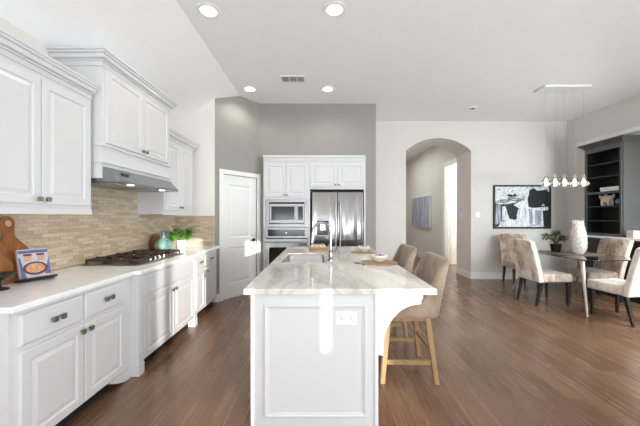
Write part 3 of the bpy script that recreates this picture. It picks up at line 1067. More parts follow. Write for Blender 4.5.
SX0, SX1, SY0, SY1 = -0.405, 0.05, 3.12, 3.87
b = MB().cells([TX0, SX0, SX1, TX1], [TY0, SY0, SY1, TY1], [(SX0, SX1, SY0, SY1)], 0.880, 0.920, 'z')
o = b.build('island_countertop', M['marble'], bevel=0.005)
tag(o, 'polished white marble slab with grey veins on top of the kitchen island', 'countertop')

# sink
r = thing('sink', 'undermount stainless steel sink set into the island countertop', 'sink', (-0.18, 3.5, 0.66))
b = MB()
g = 0.002
loops = []
for i, z in ((0.03, 0.660), (0.006, 0.675), (0.0, 0.70), (0.0, 0.912)):
    a = []
    x0_, x1_, y0_, y1_ = SX0 + g + i, SX1 - g - i, SY0 + g + i, SY1 - g - i
    for cx_, cy_, st in ((x1_, y0_, -PI / 2), (x1_, y1_, 0), (x0_, y1_, PI / 2), (x0_, y0_, PI)):
        rr = 0.05
        ccx = cx_ - rr if cx_ == x1_ else cx_ + rr
        ccy = cy_ - rr if cy_ == y1_ else cy_ + rr
        for k in range(6):
            t = st + PI / 2 * k / 5
            a.append(b.bm.verts.new((ccx + rr * math.cos(t), ccy + rr * math.sin(t), z)))
    loops.append(a)
b.face(loops[0])
for p, q in zip(loops, loops[1:]):
    for k in range(len(p)):
        b.face([p[k], p[(k + 1) % len(p)], q[(k + 1) % len(q)], q[k]])
o = b.build('sink_bowl', M['sink'], r, world=True, smooth=True)
md = o.modifiers.new('thick', 'SOLIDIFY')
md.thickness = 0.0015
MB().lathe([(0, 0.0), (0.045, 0.0), (0.05, 0.004), (0.02, 0.006), (0, 0.004)], (-0.18, 3.6, 0.662), 20).build('drain', M['chrome'], r, world=True, smooth=True)

# faucet
FX, FY = 0.115, 3.26
r = thing('faucet', 'tall chrome gooseneck faucet beside the island sink', 'faucet', (FX, FY, 0.9205))
MB().lathe([(0, 0), (0.03, 0), (0.03, 0.012), (0.022, 0.02), (0.02, 0.10), (0.024, 0.12), (0.018, 0.15), (0.0, 0.15)], seg=20).build('faucet_base', M['faucet_metal'], r, smooth=True)
pts = [(0, 0, 0.14), (0, 0, 0.30)]
for k in range(1, 13):
    a = PI * k / 12
    pts.append((-0.095 + 0.095 * math.cos(a), 0, 0.305 + 0.105 * math.sin(a)))
MB().tube(pts, 0.016, 14).build('spout', M['faucet_metal'], r, smooth=True)
MB().tube([(-0.19, 0, 0.31), (-0.194, 0, 0.28), (-0.203, 0, 0.19)], [0.0145, 0.018, 0.021], 14).build('spray_head', M['faucet_metal'], r, smooth=True)
MB().tube([(0.015, 0, 0.08), (0.05, -0.005, 0.085), (0.065, -0.012, 0.15)], [0.012, 0.010, 0.007], 10).build('handle', M['faucet_metal'], r, smooth=True)


# outlets and switches
def plate(name, label, cat, o, u, n, w, h, kind, group=None):
    r = thing(name, label, cat, o, 0, group)
    u, n = Vector(u), Vector(n)
    m = Matrix(((u.x, 0, n.x, o[0]), (u.y, 0, n.y, o[1]), (0, 1, 0, o[2]), (0, 0, 0, 1)))
    MB().box(-w / 2, w / 2, -h / 2, h / 2, 0.0006, 0.006, m).build('cover_plate', M['plastic'], r, world=True, bevel=0.002)
    if kind == 'outlet2':
        for sx in (-1, 1):
            f = MB().box(sx * 0.030 - 0.022, sx * 0.030 + 0.022, -0.018, 0.018, 0.0062, 0.009, m).build('socket', M['plastic'], r, world=True, bevel=0.002)
            for t in (-0.008, 0.008):
                MB().box(sx * 0.030 - 0.006, sx * 0.030 + 0.006, t - 0.0018, t + 0.0018, 0.0091, 0.0096, m).build('slot', M['slot'], f, world=True)
    elif kind == 'switch':
        MB().box(-0.016, 0.016, -0.033, 0.033, 0.0062, 0.010, m).build('rocker', M['plastic'], r, world=True, bevel=0.002)
    else:
        for sz in (-1, 1):
            MB().box(-0.017, 0.017, sz * 0.020 - 0.014, sz * 0.020 + 0.014, 0.0062, 0.009, m).build('socket', M['plastic'], r, world=True, bevel=0.002)
    return r


plate('power_outlet', 'white double power outlet on the end panel of the kitchen island', 'outlet', (0.172, IYF, 0.722), UX, NY, 0.142, 0.088, 'outlet2')
plate('light_switch', 'white light switch on the cream wall between arch and waterfall picture', 'switch', (3.50, YC, 1.43), UX, NY, 0.09, 0.115, 'switch')
plate('light_switch', 'white light switch on the inner side of the arched opening', 'switch', (AX1, 7.15, 1.42), (0, -1, 0), (-1, 0, 0), 0.08, 0.115, 'switch')
plate('power_outlet', 'white wall outlet below the striped canvas in the hall', 'outlet', (AX1 + 0.03, 10.75, 0.42), (0, -1, 0), (-1, 0, 0), 0.10, 0.14, 'outlet')

# ------------------------------------------------------------------ cooktop
r = thing('cooktop', 'five-burner gas cooktop with cast-iron grates on the left worktop', 'cooktop', (-2.0, 3.29, 0.9255))
kx0, kx1, ky0, ky1 = -2.27, -1.70, 2.86, 3.78
MB().box(kx0, kx1, ky0, ky1, 0.926, 0.936).build('cooktop_surface', M['steel'], r, world=True, bevel=0.003)
burn = [(-2.13, 3.03, 0.045), (-1.87, 3.03, 0.04), (-2.02, 3.32, 0.06), (-2.13, 3.61, 0.045), (-1.87, 3.61, 0.035)]
for x, y, q in burn:
    MB().lathe([(0, 0), (q, 0), (q, 0.012), (q * 0.8, 0.016), (q * 0.8, 0.024), (0, 0.026)], (x, y, 0.9365), 18).build('burner', M['blackmatte'], r, world=True, smooth=True)
for i in range(3):
    a, c_ = ky0 + 0.02 + i * 0.296, ky0 + 0.02 + i * 0.296 + 0.288
    xa, xb = kx0 + 0.03, kx1 - (0.04 if i != 1 else 0.14)
    b = MB()
    zt = 0.985
    t = 0.007
    for yy in (a + t, c_ - t):
        b.box(xa, xb, yy - t, yy + t, zt - 0.022, zt)
    for xx in (xa + t, xb - t):
        b.box(xx - t, xx + t, a, c_, zt - 0.022, zt)
    for k in range(1, 4):
        xx = xa + (xb - xa) * k / 4
        b.box(xx - t, xx + t, a, a + 0.11, zt - 0.018, zt + 0.008).box(xx - t, xx + t, c_ - 0.11, c_, zt - 0.018, zt + 0.008)
    mx = (a + c_) / 2
    b.box(xa, xa + 0.18, mx - t, mx + t, zt - 0.018, zt + 0.008).box(xb - 0.16, xb, mx - t, mx + t, zt - 0.018, zt + 0.008)
    for xx in (xa + t, xb - t):
        for yy in (a + t, c_ - t):
            b.box(xx - t, xx + t, yy - t, yy + t, 0.9365, zt)
    b.build('grate', M['iron'], r, world=True, bevel=0.003)
for k in range(5):
    MB().lathe([(0, 0), (0.022, 0), (0.022, 0.006), (0.017, 0.01), (0.015, 0.03), (0, 0.031)], (kx1 - 0.065, 3.14 + k * 0.09, 0.9365), 16).build('knob', M['chrome'], r, world=True, smooth=True)

# ------------------------------------------------------------------ things on the left worktop
ZT = 0.9255


def lean_frame(x, y, ang=0.12, rz=0.0):
    """local frame: u along the wall (+Y), v up leaning back to the left wall, w outward"""
    return Matrix.Translation((x, y, ZT)) @ Matrix.Rotation(rz, 4, 'Z') @ Matrix.Rotation(-ang, 4, 'Y') @ Matrix(((0, 0, 1, 0), (1, 0, 0, 0), (0, 1, 0, 0), (0, 0, 0, 1)))


def paddle_board(label, x, y, w, h, hw_, hh, mat, ang=0.12, hole=True):
    m = lean_frame(x, y, ang)
    pts = []
    for k in range(7):
        a = -PI / 2 - (PI / 2) * k / 6
        pts.append((-w / 2 + 0.04 + 0.04 * math.cos(a), 0.04 + 0.04 * math.sin(a)))
    body = h - hh
    for k in range(11):
        t = k / 10
        s = t * t * (3 - 2 * t)
        pts.append((-w / 2 + (w / 2 - hw_ / 2) * s, body - 0.10 + 0.14 * t))
    for k in range(1, 12):
        a = PI - PI * k / 12
        rr = hw_ * 0.72
        pts.append((rr * math.cos(a), h - rr + rr * math.sin(a)))
    half = pts
    full = half + [(-p[0], p[1]) for p in reversed(half[:18])]
    b = MB()
    b.prism([m @ Vector((u, v, 0)) for u, v in full], m.to_3x3() @ Vector((0, 0, 0.018)))
    root = thing('cutting_board', label, 'cutting board', (x, y, ZT), 0, 'wooden boards leaning on the tile')
    b.build('board', mat, root, world=True, bevel=0.003)
    if hole:
        q = MB().lathe([(hw_ * 0.33, 0), (hw_ * 0.45, 0), (hw_ * 0.45, 0.0025), (hw_ * 0.33, 0.0025), (hw_ * 0.33, 0)], seg=20,
                       m=m @ Matrix.Translation((0, h - hw_ * 0.72, 0.0182)))
        q.build('hanging_ring', M['board_dark'], root, world=True)
        q = MB().lathe([(0, 0), (hw_ * 0.33, 0), (hw_ * 0.33, 0.0015), (0, 0.0015)], seg=20, m=m @ Matrix.Translation((0, h - hw_ * 0.72, 0.0182)))
        q.build('hanging_hole', M['tile'], root, world=True)
    return root


paddle_board('tall paddle-shaped wooden cutting board with hole in its handle, behind the cookbook', XL + 0.105, 2.21, 0.27, 0.475, 0.075, 0.17, M['board'], 0.13)
paddle_board('shorter orange-brown wooden cutting board at the edge of the photo, behind the black stand', XL + 0.155, 2.035, 0.25, 0.36, 0.08, 0.14, M['board'], 0.13, False)

# cookbook on a black stand
bx, by = -2.10, 2.23
m = Matrix.Translation((bx, by, ZT + 0.004)) @ Matrix.Rotation(-0.42, 4, 'Z') @ Matrix.Rotation(-0.30, 4, 'Y') @ Matrix(((0, 0, 1, 0), (1, 0, 0, 0), (0, 1, 0, 0), (0, 0, 0, 1)))
r = thing('book_stand', 'black stand holding the cookbook on the left worktop', 'stand', (bx, by, ZT))
MB().box(-0.115, 0.115, 0.0, 0.012, -0.012, 0.05, m).build('ledge', M['blackmatte'], r, world=True)
MB().box(-0.06, 0.06, 0.012, 0.17, -0.012, -0.004, m).build('back_rest', M['blackmatte'], r, world=True)
r = thing('cookbook', 'cookbook with a pizza and jars on its pale blue cover', 'book', (bx, by, ZT + 0.012))
W, Hh = 0.175, 0.215
MB().box(-W / 2 + 0.003, W / 2 - 0.004, 0.0155, 0.0125 + Hh - 0.003, 0.0, 0.022, m).build('pages', M['mirror_paper'], r, world=True)
b = MB().box(-W / 2, W / 2, 0.0125, 0.0125 + Hh, 0.0222, 0.025, m).box(-W / 2, W / 2, 0.0125, 0.0125 + Hh, -0.003, -0.0002, m).box(-W / 2 - 0.003, -W / 2, 0.0125, 0.0125 + Hh, -0.003, 0.025, m)
cv = b.build('cover', M['cover_pale'], r, world=True)
z0 = 0.0254
P = lambda u, v, z=z0: m @ Vector((u, v + 0.0125, z))


def ell(cu, cv_, ru, rv, z, n=24):
    return [P(cu + ru * math.cos(2 * PI * k / n), cv_ + rv * math.sin(2 * PI * k / n), z) for k in range(n)]


q = MB()
q.poly([P(-W / 2, 0), P(-0.055, 0), P(-0.07, 0.09), P(-W / 2 + 0.01, 0.15), P(-W / 2, 0.16)])
q.poly([P(0.05, 0.02), P(W / 2, 0.02), P(W / 2, 0.15), P(0.075, 0.11)])
q.poly([P(-W / 2, Hh - 0.03), P(W / 2, Hh - 0.03), P(W / 2, Hh - 0.008), P(-W / 2, Hh - 0.008)])
q.build('cover_art', M['cover_blue'], cv, world=True)
q = MB()
q.poly(ell(0.0, 0.07, 0.072, 0.050, z0 + 0.0004))
q.build('dish_picture', M['plate_print'], cv, world=True)
q = MB()
q.poly(ell(0.0, 0.072, 0.056, 0.036, z0 + 0.0008))
q.build('pizza_picture', M['pizza'], cv, world=True)
for u in (-0.035, 0.04):
    q = MB()
    q.poly([P(u - 0.022, 0.125, z0 + 0.0004), P(u + 0.022, 0.125, z0 + 0.0004), P(u + 0.022, 0.165, z0 + 0.0004), P(u - 0.022, 0.165, z0 + 0.0004)])
    q.build('jar_picture', M['jar_print'], cv, world=True)
    q = MB()
    q.poly([P(u - 0.024, 0.165, z0 + 0.0005), P(u + 0.024, 0.165, z0 + 0.0005), P(u + 0.024, 0.18, z0 + 0.0005), P(u - 0.024, 0.18, z0 + 0.0005)])
    q.build('jar_lid_picture', M['plate_print'], cv, world=True)

# black pedestal dish at the picture edge
r = thing('pedestal_dish', 'black footed dish at the left end of the worktop, in front of the boards', 'dish', (-2.06, 1.935, ZT))
MB().lathe([(0, 0), (0.05, 0), (0.05, 0.008), (0.014, 0.02), (0.012, 0.055), (0.02, 0.062), (0, 0.062)], seg=24).build('foot', M['blackmatte'], r, smooth=True)
MB().lathe([(0, 0.0625), (0.045, 0.066), (0.085, 0.10), (0.088, 0.106), (0.08, 0.106), (0.045, 0.076), (0, 0.072)], seg=32).build('bowl', plain('dark green glaze', srgb(36, 38, 32), 0.3), r, smooth=True)

# teal vase, bottle stopper, clay crock and plant beyond the cooktop
r = thing('vase', 'round teal ceramic vase with blue neck, beside the potted plant', 'vase', (-2.08, 4.02, ZT))
MB().lathe([(0, 0), (0.065, 0), (0.10, 0.035), (0.112, 0.08), (0.096, 0.135), (0.05, 0.17), (0.034, 0.18)], seg=28).build('vase_body', M['teal_glaze'], r, smooth=True)
MB().lathe([(0.035, 0.178), (0.034, 0.20), (0.03, 0.25), (0.034, 0.27), (0.027, 0.27), (0.024, 0.20)], seg=20).build('vase_neck', M['blue_glaze'], r, smooth=True)
r = thing('crock', 'brown clay jar half hidden behind the teal vase', 'jar', (-2.255, 4.14, ZT))
MB().lathe([(0, 0), (0.05, 0), (0.072, 0.05), (0.072, 0.13), (0.055, 0.185), (0.05, 0.2), (0.045, 0.2), (0.04, 0.19)], seg=24).build('jar_body', M['rustic'], r, smooth=True)
MB().lathe([(0.0, 0.2), (0.053, 0.2005), (0.05, 0.215), (0.015, 0.222), (0.015, 0.235), (0, 0.237)], seg=20).build('lid', M['board_dark'], r, smooth=True)
r = thing('potted_plant', 'bright green leafy plant in a white pot on the left worktop', 'plant', (-2.0, 4.36, ZT))
MB().lathe([(0, 0), (0.05, 0), (0.062, 0.06), (0.068, 0.125), (0.062, 0.125), (0.056, 0.11), (0.0, 0.108)], seg=24).build('pot', M['ceramic'], r, smooth=True)
MB().lathe([(0, 0.1085), (0.055, 0.1105), (0, 0.113)], seg=16).build('soil', M['soil'], r)
rnd = random.Random(3)
lf, st = MB(), MB()
for k in range(34):
    a = rnd.uniform(0, 2 * PI)
    e = rnd.uniform(0.25, 1.35)
    L = rnd.uniform(0.11, 0.24)
    d = Vector((math.cos(a) * math.cos(e), math.sin(a) * math.cos(e) * 1.25, math.sin(e)))
    d.x *= 0.55
    p0 = Vector((0.02 * math.cos(a), 0.02 * math.sin(a), 0.112))
    p1 = p0 + d * L
    st.tube([p0, (p0 + p1) / 2 + Vector((0, 0, 0.01)), p1], 0.0018, 5)
    for q in range(3):
        a2 = a + rnd.uniform(-1.2, 1.2)
        lf.leaf(p1 - d * 0.02 * q, (math.cos(a2), math.sin(a2), rnd.uniform(-0.5, 0.5)), rnd.uniform(0.075, 0.11), rnd.uniform(0.05, 0.075))
st.build('stem', M['leaf'], r)
lf.build('foliage', M['leaf'], r)

# ------------------------------------------------------------------ things on the island
ZI = 0.9205
r = thing('basket', 'shallow wicker tray of garlic bulbs behind the island sink', 'basket', (-0.025, 4.30, ZI))
b = MB()
for k in range(4):
    z = 0.006 + k * 0.010
    w_, d_ = 0.125 + k * 0.003, 0.075 + k * 0.002
    pts = [(sx * w_ + (0.0), sy * d_, z) for sx, sy in ((-1, -1), (1, -1), (1, 1), (-1, 1), (-1, -1))]
    b.tube(pts, 0.0065, 8)
b.box(-0.122, 0.122, -0.072, 0.072, 0.001, 0.006)
b.build('tray', M['wicker'], r, smooth=True)
for sx in (-1, 1):
    MB().tube([(sx * 0.137, -0.035, 0.036), (sx * 0.15, -0.02, 0.072), (sx * 0.15, 0.02, 0.072), (sx * 0.137, 0.035, 0.036)], 0.006, 8).build('handle', M['wicker'], r, smooth=True)
gp = [(-0.085, -0.035), (-0.03, -0.04), (0.03, -0.035), (0.085, -0.038), (-0.06, 0.028), (0.0, 0.03), (0.06, 0.028)]
for i, (x, y) in enumerate(gp):
    g_ = MB().lathe([(0, 0), (0.018, 0.004), (0.027, 0.022), (0.022, 0.04), (0.008, 0.052), (0.004, 0.066), (0, 0.068)], (0, 0, 0), 12).build('garlic_bulb', M['garlic'], smooth=True)
    g_.scale = (1.15, 1.15, 1.2)
    g_.location = (-0.025 + x, 4.30 + y, ZI + 0.0065)
    tag(g_, 'pale garlic bulb lying in the wicker tray on the island', 'garlic', 'garlic bulbs in the wicker tray')

for (x, y, label_m, label_b, rad, br, nm) in ((0.575, 3.97, 'round woven mat under the farther bowl, near the refrigerator end of the island', 'small white bowl on the farther woven mat of the island', 0.165, 0.078, 0),
                                            (0.61, 3.10, 'round woven mat under the nearer white bowl, beside the near stool', 'white bowl of dark fruit on the nearer woven mat of the island', 0.185, 0.086, 1)):
    o = MB().lathe([(0, 0)] + [(rad * k / 9, 0.006 + 0.0015 * (k % 2)) for k in range(1, 10)] + [(rad, 0.0), (0, 0.0)], seg=40).build('place_mat', M['plate_wood'], smooth=True)
    o.location = (x, y, ZI)
    tag(o, label_m, 'place mat', 'woven mats on the island')
    r = thing('bowl', label_b, 'bowl', (x + (0.0 if nm == 0 else 0.0), y, ZI + 0.008), 0, 'white bowls on the island')
    s = br / 0.086
    MB().lathe([(0, 0), (0.036 * s, 0), (0.04 * s, 0.008), (0.066 * s, 0.028), (0.082 * s, 0.055), (0.086 * s, 0.075), (0.082 * s, 0.075), (0.076 * s, 0.055), (0.058 * s, 0.03), (0, 0.014)], seg=32).build('bowl_shell', M['ceramic'], r, smooth='all')
    rnd = random.Random(5 + nm)
    for k in range(7):
        a = 2 * PI * k / 6
        q = 0.042 * s if k < 6 else 0
        f = MB().blob((0, 0, 0), 0.0185, 10, 8).build('plum', M['berry'], smooth='all')
        f.location = (x + q * math.cos(a), y + q * math.sin(a), ZI + 0.008 + (0.0555 if k < 6 else 0.062))
        tag(f, 'small dark plum in the %s white bowl on the island' % ('nearer' if nm else 'farther'), 'fruit', 'dark fruit in the %s bowl' % ('nearer' if nm else 'farther'))
# spoon beside the nearer mat
r = thing('spoon', 'dark metal spoon lying on the marble beside the nearer woven mat', 'spoon', (0.40, 3.0, ZI + 0.0005), 0.5)
MB().tube([(0, -0.08, 0.004), (0, 0.0, 0.006), (0, 0.05, 0.004)], [0.004, 0.003, 0.003], 8).build('handle', M['bronze'], r, smooth=True)
MB().lathe([(0, 0.0), (0.012, 0.001), (0.018, 0.005), (0.015, 0.005), (0, 0.002)], (0, 0.07, 0), 16, 1, 1.5).build('spoon_bowl', M['bronze'], r, smooth=True)


# ------------------------------------------------------------------ bar stools
def make_stool(label, loc, rz):
    r = thing('bar_stool', label, 'stool', loc, rz, 'upholstered stools along the island')
    w_, d_ = 0.23, 0.22
    for sx in (-1, 1):
        for sy in (-1, 1):
            MB().frustum((sx * 0.255, sy * 0.225, 0.0), (0.019, 0.019), (sx * 0.195, sy * 0.165, 0.54), (0.023, 0.023)).build('leg', M['oak'], r, bevel=0.003)

    def at(z, s=1.0):
        t = z / 0.54
        return 0.255 - 0.06 * t, 0.225 - 0.06 * t
    for sx in (-1, 1):
        a, c_ = at(0.17)
        MB().box(sx * a - 0.013, sx * a + 0.013, -c_ + 0.024, c_ - 0.024, 0.15, 0.19).build('stretcher', M['oak'], r, bevel=0.003)
    for sy in (-1, 1):
        a, c_ = at(0.25)
        MB().box(-a + 0.024, a - 0.024, sy * c_ - 0.012, sy * c_ + 0.012, 0.235, 0.27).build('stretcher', M['oak'], r, bevel=0.003)
    MB().box(-0.215, 0.215, -0.185, 0.185, 0.505, 0.55).build('seat_frame', M['oak'], r, bevel=0.006)
    MB().box(-0.225, 0.225, -0.165, 0.245, 0.556, 0.66).build('seat', M['stool_velvet'], r, bevel=0.035, seg=4, smooth='all')
    # wrapped back: path from front right round the rear to front left
    path = []
    n = 44
    hwid, dep, rad = 0.285, 0.255, 0.09
    P_ = []
    for k in range(12):
        P_.append((hwid, dep - (dep * 2 - rad) * k / 12 * 0.98))
    for k in range(9):
        a = -PI / 2 * k / 8
        P_.append((hwid - rad + rad * math.cos(a), -dep + rad + rad * math.sin(a)))
    for k in range(1, 10):
        P_.append((hwid - rad - (2 * hwid - 2 * rad) * k / 10, -dep))
    P_ += [(-x, y) for x, y in reversed(P_[:21])]
    nn = len(P_)
    rings = []
    b = MB()
    for i, (x, y) in enumerate(P_):
        t = max(0, min(1, (dep - y) / (2 * dep - 0.03)))
        s = t * t * (3 - 2 * t)
        q_ = max(0, min(1, (t - 0.70) / 0.26))
        top = 0.645 + 0.11 * t * t + (1.045 - 0.755) * q_ * q_ * (3 - 2 * q_)
        bot = 0.555
        i0, i1 = max(i - 1, 0), min(i + 1, nn - 1)
        tx, ty = P_[i1][0] - P_[i0][0], P_[i1][1] - P_[i0][1]
        l = math.hypot(tx, ty)
        nx, ny = -ty / l, tx / l
        if nx * x + ny * (y) < 0:
            nx, ny = -nx, -ny
        lean = 0.10 * s
        ring = []
        th_ = 0.028
        zs_ = [bot, bot + 0.02, (bot + top) / 2, top - 0.03, top - 0.01]
        for z in zs_:
            f = (z - bot) / (1.045 - bot)
            off = 0.006 if z in (zs_[0], zs_[-1]) else 0.0
            ring.append((x + nx * (-off), y + ny * (-off) - lean * f * (1 if y < 0 else 0.3), z))
        ring.append((x - nx * th_ * 0.8, y - ny * th_ * 0.8 - lean * (top - bot) / (1.045 - bot) * (1 if y < 0 else 0.3), top))
        for z in reversed(zs_):
            f = (z - bot) / (1.045 - bot)
            off = 0.006 if z in (zs_[0], zs_[-1]) else 0.0
            ring.append((x - nx * (2 * th_ - off), y - ny * (2 * th_ - off) - lean * f * (1 if y < 0 else 0.3), z))
        rings.append([b.bm.verts.new(p) for p in ring])
    m_ = len(rings[0])
    for p, q in zip(rings, rings[1:]):
        for k in range(m_):
            b.face([p[k], p[(k + 1) % m_], q[(k + 1) % m_], q[k]])
    b.face(rings[0])
    b.face(rings[-1])
    b.build('backrest', M['stool_velvet'], r, smooth='all')
    return r


make_stool('nearer taupe velvet bar stool with oak legs, tucked under the near end of the island', (0.755, 2.78, 0), PI / 2 - 0.03)
make_stool('farther taupe velvet bar stool along the island, behind the nearer stool', (0.755, 3.66, 0), PI / 2 + 0.0)


# ------------------------------------------------------------------ dining set
def make_chair(label, loc, rz, mat, seat_mat=None):
    r = thing('dining_chair', label, 'chair', loc, rz, 'velvet chairs around the dining table')
    for sx in (-1, 1):
        MB().frustum((sx * 0.205, 0.215, 0.0), 0.015, (sx * 0.21, 0.215, 0.37), 0.024).build('leg', M['dark_wood'], r, bevel=0.003)
        MB().frustum((sx * 0.205, -0.30, 0.0), 0.015, (sx * 0.21, -0.215, 0.37), 0.024).build('leg', M['dark_wood'], r, bevel=0.003)
    MB().box(-0.25, 0.25, -0.20, 0.265, 0.365, 0.495).build('seat', seat_mat or mat, r, bevel=0.03, seg=4, smooth='all')
    b = MB()
    prof = []
    nx_, nz_ = 12, 10
    front, back = {}, {}
    for i in range(nx_ + 1):
        u = -1 + 2 * i / nx_
        for j in range(nz_ + 1):
            v = j / nz_
            w_ = 0.25 + 0.015 * v
            z = 0.365 + v * 0.66 - (0.03 * abs(u) ** 6 * v)
            y = -0.205 - 0.16 * v ** 1.25
            edge = (abs(u) > 0.99) or j in (0, nz_)
            pad = 0.014 * (1 - abs(u) ** 4) * (1 - (2 * v - 1) ** 6)
            tuft = 0.0
            if v > 0.35:
                tuft = -0.006 * (0.5 + 0.5 * math.cos(u * PI * 3)) * (0.5 + 0.5 * math.cos(v * PI * 6))
            front[i, j] = b.bm.verts.new((u * w_, y + pad + tuft, z))
            back[i, j] = b.bm.verts.new((u * w_, y - 0.085 + (0.012 if edge else 0), z))
    for i in range(nx_):
        for j in range(nz_):
            b.face([front[i, j], front[i + 1, j], front[i + 1, j + 1], front[i, j + 1]])
            b.face([back[i, j], back[i, j + 1], back[i + 1, j + 1], back[i + 1, j]])
    for i in range(nx_):
        b.face([front[i, 0], back[i, 0], back[i + 1, 0], front[i + 1, 0]])
        b.face([front[i, nz_], front[i + 1, nz_], back[i + 1, nz_], back[i, nz_]])
    for j in range(nz_):
        b.face([front[0, j], front[0, j + 1], back[0, j + 1], back[0, j]])
        b.face([front[nx_, j], back[nx_, j], back[nx_, j + 1], front[nx_, j + 1]])
    bk = b.build('backrest', mat, r, bevel=0.012, seg=3, smooth='all')
    for row, v in enumerate((0.5, 0.68, 0.86)):
        for u in ((-0.66, 0, 0.66) if row % 2 == 0 else (-0.33, 0.33)):
            z = 0.365 + v * 0.66
            y = -0.205 - 0.16 * v ** 1.25 + 0.011
            MB().blob((u * 0.26, y, z), 0.011, 8, 6).build('button', M['tuft_button'], bk, smooth='all')
    return r


TXC, TYC = 4.33, 4.98
make_chair('tufted brown velvet dining chair at the far end of the table, under the waterfall picture', (4.02, 6.05, 0), PI - 0.18, M['velvet_tuft'])
make_chair('cream mottled velvet dining chair seen from behind, on the left of the glass table', (3.66, 4.93, 0), -PI / 2 + 0.05, M['velvet_cream'])
make_chair('tufted beige velvet dining chair turned to the room, in front of the dark hutch', (4.60, 5.10, 0), PI / 2 - 0.02, M['velvet_tuft'])
make_chair('cream velvet dining chair at the near end of the table, closest to the camera', (4.12, 4.13, 0), 0.12, M['velvet_cream'])

# glass table
r = thing('dining_table', 'rounded glass-top dining table on slanted steel legs', 'table', (TXC, TYC, 0))


def rrect(x0, x1, y0, y1, rad, n=8):
    pts = []
    for cx_, cy_, st in ((x1 - rad, y0 + rad, -PI / 2), (x1 - rad, y1 - rad, 0), (x0 + rad, y1 - rad, PI / 2), (x0 + rad, y0 + rad, PI)):
        for k in range(n + 1):
            t = st + PI / 2 * k / n
            pts.append((cx_ + rad * math.cos(t), cy_ + rad * math.sin(t)))
    return pts


tx0, tx1, ty0, ty1 = 3.80, 4.82, 4.36, 5.62
MB().prism([(x, y, 0.748) for x, y in rrect(tx0, tx1, ty0, ty1, 0.16)], (0, 0, 0.014)).build('glass_top', M['table_glass'], r, world=True, bevel=0.003)
for sx, xx in ((-1, tx0 + 0.09), (1, tx1 - 0.09)):
    for sy, yy in ((-1, ty0 + 0.12), (1, ty1 - 0.12)):
        MB().tube([(xx + sx * 0.19, yy + sy * 0.30, 0.002), (xx, yy, 0.735)], [0.013, 0.03], 16).tube([(xx, yy, 0.735), (xx, yy, 0.747)], [0.045, 0.045], 18).build('leg', M['satin'], r, world=True, smooth=True)

o = MB().prism([(x, y, 0.763) for x, y in rrect(3.92, 4.66, 4.86, 5.5, 0.12)], (0, 0, 0.012)).build('serving_board', M['slab'], bevel=0.003)
tag(o, 'grey-brown wooden board on the glass table under the vase and black pot', 'board')
ZB = 0.7755
# black pot with bonsai-like plant
r = thing('potted_plant', 'spreading green plant in a black pot on the dining table', 'plant', (4.12, 5.28, ZB))
MB().lathe([(0, 0), (0.065, 0), (0.085, 0.12), (0.09, 0.135), (0.08, 0.135), (0.078, 0.12), (0, 0.118)], seg=26).build('pot', M['black'], r, smooth=True)
MB().lathe([(0, 0.1185), (0.076, 0.121), (0, 0.124)], seg=16).build('soil', M['soil'], r)
rnd = random.Random(11)
lf, st = MB(), MB()
branches = [(-0.23, -0.03, 0.26), (-0.15, 0.05, 0.31), (-0.05, -0.04, 0.36), (0.05, 0.05, 0.35), (0.14, -0.02, 0.28), (0.20, 0.03, 0.22), (-0.10, -0.05, 0.23), (0.08, -0.07, 0.24), (0.0, 0.02, 0.30)]
for bxx, byy, bzz in branches:
    p1 = Vector((bxx, byy, bzz))
    p0 = Vector((0, 0, 0.121))
    mid_ = Vector((bxx * 0.35, byy * 0.35, 0.121 + (bzz - 0.121) * 0.7))
    st.tube([p0, mid_, p1], [0.007, 0.005, 0.002], 6)
    for k in range(34):
        q = mid_.lerp(p1, rnd.uniform(0.3, 1.1)) + Vector((rnd.gauss(0, 0.024), rnd.gauss(0, 0.024), rnd.gauss(0, 0.013)))
        a = rnd.uniform(0, 2 * PI)
        lf.leaf(q, (math.cos(a), math.sin(a), rnd.uniform(-0.4, 0.3)), rnd.uniform(0.045, 0.075), rnd.uniform(0.026, 0.04))
st.build('stem', M['stem'], r)
lf.build('foliage', M['leaf_dark'], r)

# white scaled vase
r = thing('vase', 'tall white vase covered in overlapping leaf scales on the dining table', 'vase', (4.29, 5.02, ZB))
vp = [(0, 0), (0.072, 0), (0.082, 0.03), (0.096, 0.12), (0.096, 0.22), (0.082, 0.34), (0.058, 0.45), (0.045, 0.50), (0.038, 0.50), (0.05, 0.44), (0.05, 0.3)]
MB().lathe(vp, seg=32).build('vase_body', M['vase_white'], r, smooth='all')


def vr(z):
    for (r0, z0_), (r1, z1_) in zip(vp[1:7], vp[2:8]):
        if z0_ <= z <= z1_:
            return r0 + (r1 - r0) * (z - z0_) / (z1_ - z0_)
    return 0.05


